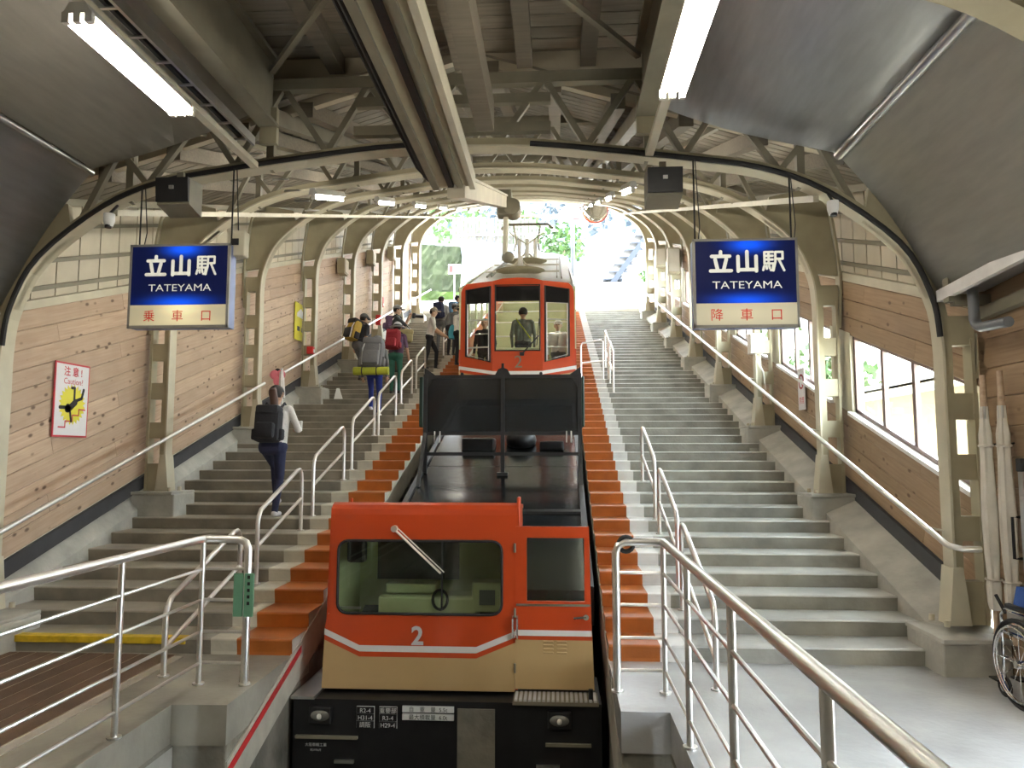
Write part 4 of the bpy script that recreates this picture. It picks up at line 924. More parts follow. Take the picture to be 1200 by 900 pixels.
for nm, w, zb in (('left', Lw, 4.90), ('right', Rw, 4.90), ('mid', Cw, 4.93)):
    pf(w, 'window_glass', 'glass', .018, .024)
    x0 = min(p[0] for p in w); x1 = max(p[0] for p in w); zt0, zt1 = [p[1] for p in w if p[1] > 5 and p[0] == x0][0], [p[1] for p in w if p[1] > 5 and p[0] == x1][0]
    pf([(x0, zb), (x1, zb), (x1, zt1), (x0, zt0)], 'window_band', 'dark_film', .004, .017)
    mb = MB(); mb.tube([(x, yf(x) - .004, z) for x, z in w], .02, 6, closed=True); mb.build('window_gasket', 'rubber', car)
    if nm != 'mid':
        q = [(x + (.03 if x == x0 else -.03), (z + .035 if z < 4 else zb)) for x, z in w]
        mb = MB(); mb.tube([(x, yf(x) + .01, z) for x, z in q], .014, 6, closed=True); mb.build('window_trim', 'white', car)
        for z in (4.58, 4.0): MB().tube([(x0 + .02, yf(x0) + .14, z), (x1 - .02, yf(x1) + .14, z)], .016, 6).build('hand_bar', 'white', car)
        for z in (4.28, ): MB().tube([(x0 + .02, yf(x0) + .14, z), (x1 - .02, yf(x1) + .14, z)], .010, 6).build('hand_bar', 'stainless', car)
text('2', .36, lambda u, v, q: (-.80 + u, PF - .004 - q, 3.545 + v), 'steel_dark', car, 'number', .006)
w2_ = MB().tube([(-.72, PF - .03, 3.83), (-.38, PF - .03, 4.20)], .014, 6).build('wiper', 'black', car); MB().tube([(-.42, PF - .02, 4.0), (-.37, PF - .02, 4.55)], .010, 6).build('wiper_blade', 'black', w2_); MB().box(-.77, -.68, PF - .05, PF, 3.79, 3.86).build('wiper_motor', 'black', w2_)
# sides, floor, roof
YB = 27.0
for x0, x1 in ((-2.05, -2.00), (.34, .39)):
    slab('side_skirt', car, 'car_cream', x0, x1, PF + .17, YB, .10, .62); slab('side_stripe', car, 'car_white', x0 - .002, x1 + .002, PF + .17, YB, .62, .70); slab('side_panel', car, 'car_orange', x0, x1, PF + .17, YB, .70, 1.05); slab('side_top', car, 'green_panel', x0, x1, PF + .17, YB, 2.05, 2.37)
    for i in range(9):
        y = PF + .17 + i * 1.44; slab('side_post', car, 'green_panel', x0, x1, y, y + .14, 1.05, 2.05)
    slab('side_glass', car, 'glass', x0 + .02, x0 + .026, PF + .2, YB, 1.05, 2.05)
MB().box(-2.03, .37, YB, YB + .05, nz(YB) + .1, nz(YB) + 2.4).build('rear_end', 'green_panel', car)
slab('floor_pan', car, 'steel_dark', -2.0, .34, PF + .2, YB, .0, .12)
for i in range(5):
    y = PF + .25 + i * 2.35; z = nz(PF) + .40 + i * 2.35 * S * 1.0
    MB().box(-2.0, .34, y, y + 2.3, z - .06, z).build('floor_step', 'old_concrete', car); MB().box(-2.0, .34, y + 2.28, y + 2.33, z, z + 1.0).build('partition', 'green_panel', car)
    MB().tube([(-2.0, y + 2.3, z + 1.35), (.34, y + 2.3, z + 1.35)], .018, 6).build('cross_bar', 'white', car)
    MB().bbox(-1.95, -1.2, y + 1.6, y + 2.1, z, z + .45, .03).build('seat', 'blue_grey', car); MB().bbox(-.45, .3, y + 1.6, y + 2.1, z, z + .45, .03).build('seat', 'blue_grey', car)
MB().bbox(-1.3, -.3, PF + .12, PF + .45, 3.25, 3.98, .03).build('driver_desk', 'green_panel', car)
mb = MB(); prof = []
for i in range(13):
    t = i / 12; x = -2.06 + 2.46 * t; prof.append((x, 2.34 + .21 * math.sin(math.pi * t) ** .6))
A = [mb.b.verts.new((x, PF + .02 + .17 * abs(2 * i / 12 - 1) ** 2, nz(PF) + h)) for i, (x, h) in enumerate(prof)]; Bv = [mb.b.verts.new((x, YB + .1, nz(YB + .1) + h)) for x, h in prof]
for i in range(12): mb._f([A[i], A[i + 1], Bv[i + 1], Bv[i]])
bmesh.ops.solidify(mb.b, geom=mb.b.faces[:], thickness=.05); mb.build('car_roof', 'car_roof', car, smooth=True)
def rr_(x): return 2.34 + .21 * math.sin(math.pi * (x + 2.06) / 2.46) ** .6
for x in (-1.55, -1.45, .0, .1): slab('roof_rib', car, 'steel_dark', x - .012, x + .012, PF + 1.0, YB - 1, rr_(x), rr_(x) + .05)
for y in (17.3, 19.8, 22.4): slab('roof_seam', car, 'steel_pale', -1.7, .05, y, y + .04, rr_(-.83) - .03, rr_(-.83) + .012)
def pantograph(y, big):
    z = nz(y) + rr_(-.83); p = MB().ell((-.83, y, z + .07), (.56, .40, .05), 20, 8).build('pantograph_base', 'steel', car, smooth=True)
    MB().tube([(-1.05, y, z + .1), (-.83, y, z + .35), (-.6, y, z + .1)], .03, 6).build('support', 'steel_pale', p); MB().cyl((-.83, y, z + .1), (-.83, y, z + .4), .06, 10).build('insulator', 'lamp_body', p, smooth=True)
    if big:
        for x in (-1.05, -.83, -.6): MB().cyl((x, y + .2, z + .2), (x, y + .2, z + .75), .05, 8).build('insulator', 'lamp_body', p, smooth=True)
        for s in (-1, 1): MB().tube([(-.83 + s * .35, y - .1, z + .35), (-.83 + s * .3, y + .3, z + .7), (-.83 + s * .38, y + .1, z + 1.15)], .025, 6).build('arm', 'steel_pale', p)
        MB().tube([(-1.55, y + .1, z + 1.02), (-1.4, y + .1, z + 1.15), (-.25, y + .1, z + 1.15), (-.1, y + .1, z + 1.02)], .035, 6).build('collector_bow', 'steel_dark', p); MB().tube([(-1.3, y + .1, z + .9), (-.83, y, z + .55), (-.35, y + .1, z + .9)], .02, 6).build('arm', 'steel_pale', p)
pantograph(16.6, False); pantograph(20.2, True)
MB().cyl((-.83, 16.4, nz(16.4) + 2.0), (-.83, 26.0, nz(26) + 2.0), .02, 8).build('ceiling_tube', 'tube', car)
# ================================================================== people
def pm(name, col, **k): return M('cl_' + name, col, rough=k.pop('rough', .85), var=.12, sc=9, bump=.25, bsc=35, **k)
pm('white', (.66, .63, .60)); pm('navy', (.022, .026, .065)); pm('dark', (.025, .025, .03)); pm('blue', (.03, .05, .28)); pm('grey', (.14, .14, .145)); pm('grey_light', (.30, .30, .30)); pm('brown', (.10, .065, .045))
pm('pinkish', (.42, .30, .26)); pm('vest', (.075, .085, .09)); pm('khaki', (.36, .30, .15)); pm('beige', (.42, .36, .27)); pm('red', (.26, .02, .03)); pm('yellow', (.42, .27, .05)); pm('lime', (.38, .42, .04)); pm('teal', (.06, .32, .42)); pm('skyblue', (.12, .22, .36)); pm('uniform', (.17, .18, .15)); pm('green', (.03, .13, .09)); pm('plum', (.12, .07, .13))
M('shoe_white', (.7, .68, .68)); M('shoe_dark', (.04, .035, .03)); M('pink', (.75, .2, .25), rough=.6); M('lips', (.35, .12, .10)); M('hair_brown', (.07, .03, .018), rough=.45)
ROOTS = {}
def person(label, loc, rz, H, top, pants, shoe, sleeve='long', lean=0., side=0., turn=0., la=None, ra=None, ll=None, rl=None, hair='hair', cap=None, hat=None, pony=False, hv=.013, collar=None):
    s = H / 1.70; root = thing('person', label, 'person', loc, rz)
    R = Matrix.Translation((0, 0, .93)) @ Matrix.Rotation(-lean, 4, 'X') @ Matrix.Rotation(side, 4, 'Y') @ Matrix.Translation((0, 0, -.93))
    up = lambda p: R @ Vector(p)
    HM = R @ Matrix.Translation((0, .01, 1.47)) @ Matrix.Rotation(turn, 4, 'Z') @ Matrix.Rotation(lean * .7, 4, 'X') @ Matrix.Translation((0, -.01, -1.47))
    hd = lambda p: HM @ Vector(p)
    caps = []   # (p0, r0, p1, r1, tag)
    def C(a, ra_, b, rb, t): caps.append((Vector(a), ra_, Vector(b), rb, t))
    for q in (-1, 1):
        C(up((q * .075, -.005, .97)), .112, up((q * .085, .0, 1.13)), .105, 'top'); C(up((q * .085, 0, 1.13)), .105, up((q * .095, -.005, 1.31)), .108, 'top')
    C(up((-.165, -.01, 1.385)), .068, up((.165, -.01, 1.385)), .068, 'top'); C(up((0, -.01, 1.36)), .10, up((0, 0, 1.43)), .06, 'top')
    C((-.075, -.015, .90), .118, (.075, -.015, .90), .118, 'pants')
    C(up((0, -.005, 1.42)), .056, hd((0, .01, 1.53)), .052, 'skin')
    C(hd((0, -.012, 1.585)), .086, hd((0, .0, 1.635)), .084, 'skin'); C(hd((0, .035, 1.535)), .056, hd((0, .045, 1.60)), .060, 'skin'); C(hd((0, .092, 1.60)), .012, hd((0, .110, 1.575)), .017, 'skin')
    for q in (-1, 1): C(hd((q * .086, -.005, 1.57)), .018, hd((q * .090, -.012, 1.605)), .021, 'skin')
    for q, arm in ((-1, la), (1, ra)):
        sh = up((q * .195, -.01, 1.375))
        el, wr = arm if arm else ((q * .25, -.03, 1.11), (q * .24, .08, .87))
        el, wr = up(el), up(wr)
        C(sh, .056, el, .045, 'top'); C(el, .044, wr, .032, 'top' if sleeve == 'long' else 'skin')
        d = (wr - el).normalized(); n_ = d.cross(Vector((q, 0, .01)));
        if n_.length < .05: n_ = d.cross(Vector((0, 1, 0)))
        n_.normalize(); sd = d.cross(n_).normalized()
        C(wr, .027, wr + d * .075, .030, 'skin')
        for i in range(4):
            b = wr + d * .085 + sd * (i - 1.5) * .019; L = (.050, .062, .058, .044)[i]
            m = b + d * L * .55; C(b, .0105, m, .010, 'skin'); C(m, .010, m + (d * .7 + n_ * .7).normalized() * L * .55, .009, 'skin')
        b = wr + d * .03 + sd * -.028; C(b, .012, b + (d * .7 - sd * .7) * .055, .010, 'skin')
    for q, leg in ((-1, ll), (1, rl)):
        kn, an = leg if leg else ((q * .10, .03, .50), (q * .10, -.015, .085))
        hp = Vector((q * .09, -.01, .88)); kn, an = Vector(kn), Vector(an)
        C(hp, .092, kn, .062, 'pants'); C(kn, .062, an, .045, 'pants'); C(an + Vector((0, -.02, -.045)), .042, an + Vector((q * .01, .13, -.052)), .034, 'shoe')
    mb = MB()
    for a, ra_, b, rb, t in caps:
        d = b - a; ln = d.length; d = d.normalized() if ln > 1e-6 else Vector((0, 0, 1)); pts, rs = [], []
        for k in (-80, -50, -20): pts.append(a + d * ra_ * math.sin(math.radians(k))); rs.append(ra_ * math.cos(math.radians(k)))
        for k in (20, 50, 80): pts.append(b + d * rb * math.sin(math.radians(k))); rs.append(rb * math.cos(math.radians(k)))
        mb.tube([p * s for p in pts], [r * s for r in rs], 12)
    o = mb.build('body_src', [], None, local=True)
    md = o.modifiers.new('r', 'REMESH'); md.mode = 'VOXEL'; md.voxel_size = hv
    sm = o.modifiers.new('s', 'SMOOTH'); sm.factor = .5; sm.iterations = 3
    dg = bpy.context.evaluated_depsgraph_get(); me = bpy.data.meshes.new_from_object(o.evaluated_get(dg)); bpy.data.objects.remove(o)
    n = len(me.polygons); ctr = np.empty(n * 3, dtype=np.float32); me.polygons.foreach_get('center', ctr); ctr = ctr.reshape(-1, 3) / s
    best = np.full(n, 1e9); idx = np.zeros(n, dtype=np.int32); order = ['skin', 'top', 'pants', 'shoe']
    for a, ra_, b, rb, t in caps:
        A = np.array(a); D = np.array(b - a); L2 = max(1e-9, (D ** 2).sum()); tt = np.clip(((ctr - A) @ D) / L2, 0, 1)
        dist = np.linalg.norm(ctr - A - tt[:, None] * D, axis=1) - (ra_ + (rb - ra_) * tt)
        w = dist < best; best[w] = dist[w]; idx[w] = order.index(t)
    me.materials.clear()
    for m_ in ('skin', top, pants, shoe): me.materials.append(MATS[m_])
    me.polygons.foreach_set('material_index', idx); me.polygons.foreach_set('use_smooth', np.ones(n, dtype=bool)); me.update()
    body = bpy.data.objects.new('body', me); COL.objects.link(body); body.parent = root; me.name = 'body'
    def child(mb, nm, mat):
        for v in mb.b.verts: v.co = v.co * s
        o = mb.build(nm, mat, None, local=True, smooth=True); o.parent = root; return o
    # hair
    t = bmesh.new(); bmesh.ops.create_uvsphere(t, u_segments=20, v_segments=14, radius=1)
    for v in t.verts: v.co = Vector((v.co.x * .100, v.co.y * .108 - .006, v.co.z * .108 + 1.615))
    bmesh.ops.delete(t, geom=[v for v in t.verts if (v.co.y > .03 and v.co.z < 1.645) or v.co.z < 1.535 or (v.co.y > -.02 and v.co.z < 1.58)], context='VERTS')
    for v in t.verts: v.co = hd(v.co)
    child(MB().add(t), 'hair', hair)
    if pony:
        child(MB().tube([hd((.02, -.11, 1.66)), hd((.04, -.17, 1.62)), hd((.055, -.16, 1.50)), hd((.06, -.15, 1.35)), hd((.075, -.13, 1.20))], [.03, .05, .055, .045, .012], 10), 'ponytail', 'hair_brown'); child(MB().ell(hd((.03, -.125, 1.655)), (.03, .03, .03)), 'hair_tie', 'black')
    for q in (-1, 1): child(MB().ell(hd((q * .033, .098, 1.605)), (.012, .008, .009), 8, 6), 'eye', 'print_black')
    child(MB().tube([hd((-.022, .095, 1.538)), hd((0, .101, 1.536)), hd((.022, .095, 1.538))], .005, 6), 'mouth', 'lips')
    if cap or hat:
        t = bmesh.new(); bmesh.ops.create_uvsphere(t, u_segments=20, v_segments=12, radius=1)
        for v in t.verts: v.co = Vector((v.co.x * .112, v.co.y * .120 - .004, v.co.z * .118 + 1.635))
        bmesh.ops.delete(t, geom=[v for v in t.verts if v.co.z < 1.638], context='VERTS')
        for v in t.verts: v.co = hd(v.co)
        c_ = child(MB().add(t), 'cap' if cap else 'hat', cap or hat)
        mb = MB(); ring = []
        for k in range(20):
            a = 2 * math.pi * k / 20; r = .115 if cap else .20
            y = (.12 + (.09 if cap and math.cos(a) > 0 else 0) * math.cos(a) if cap else .20) * math.cos(a) ; x = (.112 if cap else .195) * math.sin(a)
            ring.append((x, y, 1.640 - (.02 if cap and y > .1 else (.035 if hat else 0))))
        A = [mb.b.verts.new(hd(p)) for p in ring]; B = [mb.b.verts.new(hd((p[0] * .98, p[1] * .98, p[2] + .014))) for p in ring]
        mb._f(A[::-1]); mb._f(B)
        for k in range(20): mb._f([A[k], A[(k + 1) % 20], B[(k + 1) % 20], B[k]])
        child(mb, 'brim', cap or hat)
    ROOTS[root.name] = (R, s); return root
def wear(root, local=(0, 0, 0)):       # matrix from upper-body coordinates to the world
    R, s = ROOTS[root.name]
    return Matrix.Translation(root.location) @ Matrix.Rotation(root.rotation_euler.z, 4, 'Z') @ Matrix.Scale(s, 4) @ R @ Matrix.Translation(local)
def backpack(root, label, w, d, h, main, pocket, z0=.98, roll=None, frame=None, strap='cl_dark', y0=-.12):
    Mx = wear(root); base = Mx @ Vector((0, y0 - d / 2, z0)); t = thing('backpack', label, 'backpack', base, 0)
    def part(mb, nm, mat):
        for v in mb.b.verts: v.co = Mx @ v.co
        return mb.build(nm, mat, t, smooth=True)
    part(MB().bbox(-w / 2, w / 2, y0 - d, y0, z0, z0 + h, min(w, d) * .30), 'main_bag', main)
    part(MB().bbox(-w * .36, w * .36, y0 - d - .07, y0 - d + .05, z0 + .04, z0 + h * .55, .035), 'front_pocket', pocket)
    part(MB().bbox(-w * .44, w * .44, y0 - d - .015, y0 + .01, z0 + h * .80, z0 + h + .035, .035), 'lid', pocket)
    for q in (-1, 1):
        part(MB().bbox(q * w * .5 - .035, q * w * .5 + .035, y0 - d * .75, y0 - d * .2, z0 + .03, z0 + h * .4, .025), 'side_pocket', pocket)
        part(MB().tube([(q * .10, y0 - .01, min(1.44, z0 + h)), (q * .12, -.03, 1.47), (q * .125, .09, 1.40), (q * .14, .12, 1.25), (q * .16, .02, z0 + .12), (q * .13, y0 - .01, z0 + .08)], .018, 6), 'shoulder_strap', strap)
    if frame:
        for q in (-1, 1): part(MB().tube([(q * w * .36, y0 - d - .02, z0 + .02), (q * w * .38, y0 - d - .03, z0 + h * .6), (q * w * .30, y0 - d + .05, z0 + h)], .014, 6), 'webbing', frame)
    return t
# 1 -- the guide in front
P1 = person('woman with a long ponytail and black backpack climbing the left steps, nearest person', (-3.70, 9.50, .981), 0, 1.70, 'cl_white', 'cl_navy', 'shoe_white', lean=.12, turn=-.15, hv=.010,
            la=((-.25, .06, 1.14), (-.10, .27, 1.22)), ra=((.31, .02, 1.13), (.20, .26, 1.16)), ll=((-.10, .32, .66), (-.09, .385, .225)), rl=((.07, .06, .50), (.05, -.02, .085)), pony=True)
backpack(P1, 'plain black backpack on the ponytailed woman nearest the camera', .34, .20, .44, 'cl_dark', 'cl_dark', z0=.93)
Mx = wear(P1)
fp_ = thing('flag_pole', 'white pole with a pink heart-shaped flag held up by the ponytailed woman', 'flag', Mx @ Vector((-.06, .33, 1.22)))
a = Mx @ Vector((-.05, .35, 1.20)); b = a + Vector((-.03, .05, .82))
MB().tube([a, b], .016, 8).build('pole', 'white', fp_, smooth=True); MB().tube([a + (b - a) * .5, a + (b - a) * .95], .05, 6, r2=.03).build('furled_cloth', 'cl_white', fp_, smooth=True)
mb = MB(); c = a + (b - a) * .86
for s_, n_ in ((-1, 0), (1, 1)): mb.ell(c + Vector((-.06 + s_ * .045, 0, .03)), (.065, .012, .065), 12, 8)
mb.ell(c + Vector((-.06, 0, -.05)), (.06, .012, .08), 12, 8); mb.build('heart', 'pink', fp_, smooth=True)
c = Mx @ Vector((.20, .36, 1.18)); tag(MB().bbox(c.x - .04, c.x + .04, c.y - .01, c.y + .01, c.z - .02, c.z + .12, .006).build('phone', 'white'), 'white phone in the right hand of the ponytailed woman', 'phone')
def on(x, y): return (x, y, ztop(y))
# 2 -- man with a yellow pack by the left wall
P2 = person('man in dark clothes with a cap and yellow pack by the left handrail', on(-4.72, 17.25), math.radians(-35), 1.62, 'cl_dark', 'cl_grey', 'shoe_dark', lean=.28, cap='cl_grey', sleeve='short', ll=((-.10, .15, .58), (-.10, .10, .22)))
backpack(P2, 'yellow and black backpack on the man by the left handrail', .34, .26, .52, 'cl_yellow', 'cl_dark', frame='cl_white', z0=.92)
# 3 -- blue trousers, big grey pack
P3 = person('person in blue trousers under a big grey pack with a green mat', on(-3.62, 14.45), 0, 1.62, 'cl_grey', 'cl_blue', 'shoe_white', lean=.30, cap='cl_grey', la=((-.33, .0, 1.12), (-.30, .18, .90)), ll=((-.12, .20, .60), (-.12, .20, .225)))
backpack(P3, 'large grey backpack carrying a green rolled mat', .46, .30, .62, 'cl_grey', 'cl_grey', z0=.88, frame='cl_grey_light')
Mx = wear(P3); rl_ = thing('sleeping_mat', 'lime green rolled mat strapped under the large grey backpack', 'mat', Mx @ Vector((0, -.28, .80)))
mb = MB().cyl((-.36, -.27, .83), (.36, -.27, .83), .085, 16)
for v in mb.b.verts: v.co = Mx @ v.co
mb.build('roll', 'cl_lime', rl_, smooth=True)
for x in (-.18, .12):
    mb = MB().cyl((x - .012, -.27, .83), (x + .012, -.27, .83), .090, 16)
    for v in mb.b.verts: v.co = Mx @ v.co
    mb.build('strap', 'cl_dark', rl_, smooth=True)
# 4 -- red pack
P4 = person('person in a pale hat with a red backpack, behind the big grey pack', on(-3.52, 15.9), math.radians(-10), 1.56, 'cl_plum', 'cl_green', 'shoe_dark', sleeve='short', lean=.15, hat='cl_grey_light', ra=((.27, -.02, 1.10), (.30, .08, .84)))
backpack(P4, 'red backpack on the person with the pale hat', .34, .22, .44, 'cl_red', 'cl_red', z0=1.0)
# 5 -- photographer
P5 = person('man in a dark vest and grey cap holding a black camera up', on(-4.0, 18.05), math.radians(-72), 1.66, 'cl_vest', 'cl_brown', 'shoe_dark', lean=.05, cap='cl_grey_light', la=((-.22, .20, 1.20), (-.06, .32, 1.44)), ra=((.22, .20, 1.20), (.06, .30, 1.46)), sleeve='short', ll=((-.11, .02, .52), (-.13, .0, .085)))
backpack(P5, 'small dark red pack on the back of the photographer', .26, .16, .34, 'cl_plum', 'cl_plum', z0=1.06)
Mx = wear(P5); pc = thing('photo_camera', 'black camera with a long lens in the photographer\'s hands', 'camera', Mx @ Vector((0, .44, 1.44)))
for nm, mb in (('camera_body', MB().bbox(-.08, .08, .38, .46, 1.44, 1.56, .015)), ('lens', MB().cyl((0, .46, 1.50), (0, .66, 1.50), .045, 14))):
    for v in mb.b.verts: v.co = Mx @ v.co
    mb.build(nm, 'black', pc, smooth=True)
bg_ = thing('shoulder_bag', 'khaki shoulder bag hanging at the photographer\'s side', 'bag', Mx @ Vector((.36, .22, .72)))
for nm, mb, mt_ in (('bag', MB().bbox(.22, .48, .04, .38, .74, 1.06, .05), 'cl_khaki'), ('flap', MB().bbox(.21, .49, .03, .39, .92, 1.07, .05), 'cl_khaki'), ('strap', MB().tube([(.35, .06, 1.04), (.20, .0, 1.44), (-.05, .02, 1.44), (.35, .36, 1.04)], .014, 6), 'cl_dark')):
    for v in mb.b.verts: v.co = Mx @ v.co
    mb.build(nm, mt_, bg_, smooth=True)
# 6 -- white shirt
P6 = person('man in a white short-sleeved shirt, beige cap and dark trousers facing the car', on(-3.27, 18.75), math.radians(-82), 1.60, 'cl_white', 'cl_dark', 'shoe_dark', sleeve='short', lean=.16, cap='cl_beige', la=((-.24, .10, 1.12), (-.16, .36, 1.02)), ra=((.24, .12, 1.12), (.14, .40, 1.00)), ll=((-.10, .18, .52), (-.11, .16, .085)), rl=((.10, -.05, .48), (.10, -.16, .085)))
# 7 -- hat by the car door
P7 = person('person in a beige sun hat and white shirt standing at the car door', on(-2.53, 18.9), math.radians(-35), 1.56, 'cl_white', 'cl_dark', 'shoe_dark', lean=.08, hat='cl_beige', la=((-.25, .06, 1.10), (-.20, .22, .92)))
Mx = wear(P7)
def hung(root, name, label, cat, mat, x, y, z0, z1, r):
    Mx = wear(root); mb = MB().tube([(x, y, z1), (x, y, z1 - .05), (x + .01, y, (z0 + z1) / 2), (x, y, z0)], [r * .4, r * .7, r, r * .8], 10)
    for v in mb.b.verts: v.co = Mx @ v.co
    tag(mb.build(name, mat, None, smooth=True), label, cat)
hung(P7, 'hand_towel', 'white cloth hanging from the hand of the person in the sun hat', 'cloth', 'cl_white', -.20, .27, .52, .90, .08)
hung(P7, 'tote_bag', 'teal blue bag beside the person in the sun hat', 'bag', 'cl_teal', -.30, .05, .78, 1.18, .14)
# 8, 9 -- two men further up
P8 = person('dark-haired man in grey with a navy backpack, farthest up on the left', on(-3.42, 21.5), math.radians(-15), 1.64, 'cl_grey_light', 'cl_grey', 'shoe_dark', sleeve='short')
backpack(P8, 'navy backpack on the farthest dark-haired man', .34, .2, .46, 'cl_navy', 'cl_navy', z0=1.0)
P9 = person('dark-haired man with a sky-blue backpack, farthest up nearest the car', on(-2.98, 21.9), math.radians(-40), 1.62, 'cl_grey_light', 'cl_dark', 'shoe_dark', sleeve='short', turn=-.5)
backpack(P9, 'sky-blue backpack on the man next to the car', .3, .18, .42, 'cl_skyblue', 'cl_skyblue', z0=1.02)
P12 = person('person bending in dark grey between the white shirt and the car', on(-2.95, 20.3), math.radians(-30), 1.5, 'cl_grey', 'cl_dark', 'shoe_dark', lean=.35, cap='cl_grey')
# in the car
fz = nz(PF) + .40
P10 = person('conductor in a grey uniform with a yellow strap, seen from behind in the car', (-.74, 15.95, fz), 0, 1.70, 'cl_uniform', 'cl_dark', 'shoe_dark')
Mx = wear(P10); mb = MB().tube([(-.14, -.03, 1.46), (-.10, -.125, 1.38), (.05, -.135, 1.18), (.16, -.115, 1.02)], .016, 6)
for v in mb.b.verts: v.co = Mx @ v.co
tag(mb.build('shoulder_strap', 'cl_lime', None), 'yellow strap across the back of the conductor', 'strap')
P11 = person('dark-haired passenger behind the left front window of the car', (-1.68, 17.0, fz), math.radians(170), 1.66, 'cl_dark', 'cl_dark', 'shoe_dark')
P13 = person('passenger in a white cap behind the right front window of the car', (.02, 17.1, fz), math.radians(175), 1.60, 'cl_white', 'cl_grey', 'shoe_dark', cap='cl_white')
# ================================================================== things beside the right wall
for i, (x, y, zt, w) in enumerate(((3.49, 6.31, 2.44, 'left one of the two closed white parasols leaning at the right wall'), (3.55, 6.17, 2.46, 'right one of the two closed white parasols leaning at the right wall'))):
    u = thing('closed_parasol', w, 'parasol', (x, y, .30), group='closed white parasols')
    MB().tube([(x, y, .31), (x, y, .62)], .022, 10).build('wood_pole', 'pine', u, smooth=True); MB().tube([(x, y, 2.16), (x, y, zt)], .026, 10, r2=.022).build('wood_tip', 'pine', u, smooth=True)
    pr = [(.55, .035), (.60, .048), (.74, .052), (.80, .04), (1.0, .052), (1.3, .058), (1.55, .050), (1.75, .042), (1.95, .046), (2.05, .03), (2.18, .026)]
    mb = MB(); rings = []
    for z, r in pr:
        rings.append([mb.b.verts.new((x + (r + .009 * math.cos(5 * t * math.pi / 8 + i)) * math.cos(t * math.pi / 8), y + (r + .009 * math.cos(5 * t * math.pi / 8)) * math.sin(t * math.pi / 8), z)) for t in range(16)])
    for A, B in zip(rings, rings[1:]):
        for k in range(16): mb._f([A[k], A[(k + 1) % 16], B[(k + 1) % 16], B[k]])
    mb._f(rings[0][::-1]); mb._f(rings[-1]); mb.build('folded_canopy', 'cloth_white', u, smooth=True)
    MB().tube([(x + .048 * math.cos(t * math.pi / 6), y + .048 * math.sin(t * math.pi / 6), 1.86) for t in range(12)], .012, 6, closed=True).build('tie', 'cloth_white', u); MB().tube([(x + .056 * math.cos(t * math.pi / 6), y + .056 * math.sin(t * math.pi / 6), .79) for t in range(12)], .010, 6, closed=True).build('tie', 'cloth_white', u)
    MB().cyl((x, y, 2.08), (x, y, 2.18), .03, 10).build('ferrule', 'alu', u); MB().cyl((x, y, 1.86), (3.63, y, 1.88), .008, 6).build('hook', 'black', u)
wh = thing('wheelchair', 'folded steel wheelchair with raised blue seat cloth beside the right wall', 'wheelchair', (3.30, 5.6, 0))
wx0, wx1, wy = 3.30, 3.51, 5.62
for x in (wx0 - .05, wx1 + .05):
    tr_ = MB().tube([(x, wy + .30 * math.cos(t * math.pi / 16), .31 + .30 * math.sin(t * math.pi / 16)) for t in range(32)], .016, 8, closed=True).build('wheel', 'rubber', wh, smooth=True)
    MB().tube([(x, wy + .275 * math.cos(t * math.pi / 16), .31 + .275 * math.sin(t * math.pi / 16)) for t in range(32)], .009, 6, closed=True).build('rim', 'chrome', tr_, smooth=True)
    sx = -.03 if x < 3.3 else .03
    MB().tube([(x + sx, wy + .255 * math.cos(t * math.pi / 16), .31 + .255 * math.sin(t * math.pi / 16)) for t in range(32)], .008, 6, closed=True).build('hand_rim', 'chrome', tr_, smooth=True)
    MB().cyl((x - .03, wy, .31), (x + .03, wy, .31), .03, 12).build('hub', 'chrome', tr_, smooth=True)
    for t in range(12): MB().cyl((x, wy, .31), (x, wy + .27 * math.cos(t * math.pi / 6), .31 + .27 * math.sin(t * math.pi / 6)), .003, 4).build('spoke', 'chrome', tr_)
for x in (wx0, wx1):
    MB().tube([(x, wy - .18, .96), (x, wy - .16, .88), (x, wy - .12, .30), (x, wy - .10, .22)], .012, 8).build('back_tube', 'chrome', wh, smooth=True); MB().tube([(x, wy - .30, .95), (x, wy - .18, .96)], .016, 8).build('push_grip', 'rubber', wh, smooth=True)
    MB().tube([(x, wy - .14, .66), (x, wy + .22, .66), (x, wy + .28, .60), (x, wy + .28, .15), (x, wy + .36, .10)], .012, 8).build('side_frame', 'chrome', wh, smooth=True); MB().tube([(x, wy - .12, .30), (x, wy + .28, .30)], .012, 8).build('side_frame', 'chrome', wh, smooth=True)
    MB().tube([(x, wy - .12, .48), (x, wy + .28, .48)], .012, 8).build('seat_tube', 'chrome', wh, smooth=True); MB().bbox(x - .025, x + .025, wy - .12, wy + .20, .665, .70, .012).build('armrest', 'rubber', wh, smooth=True)
    MB().bbox(x - .006, x + .006, wy - .08, wy + .20, .50, .64, .003).build('side_guard', 'alu', wh)
    cw = MB().tube([(x + .01, wy + .30 + .07 * math.cos(t * math.pi / 8), .075 + .065 * math.sin(t * math.pi / 8)) for t in range(16)], .014, 6, closed=True).build('caster', 'rubber', wh, smooth=True); MB().cyl((x - .005, wy + .30, .075), (x + .025, wy + .30, .075), .04, 12).build('hub', 'alu', cw, smooth=True); MB().cyl((x, wy + .29, .09), (x, wy + .28, .30), .012, 8).build('fork', 'chrome', cw, smooth=True)
    MB().bbox(x - .07 if x > 3.3 else x - .02, x + .02 if x > 3.3 else x + .07, wy + .34, wy + .46, .09, .105, .004).build('footplate', 'black', wh)
    MB().tube([(x, wy + .22, .62), (x - .02, wy + .30, .74)], .012, 8).build('brake_lever', 'rubber', wh, smooth=True)
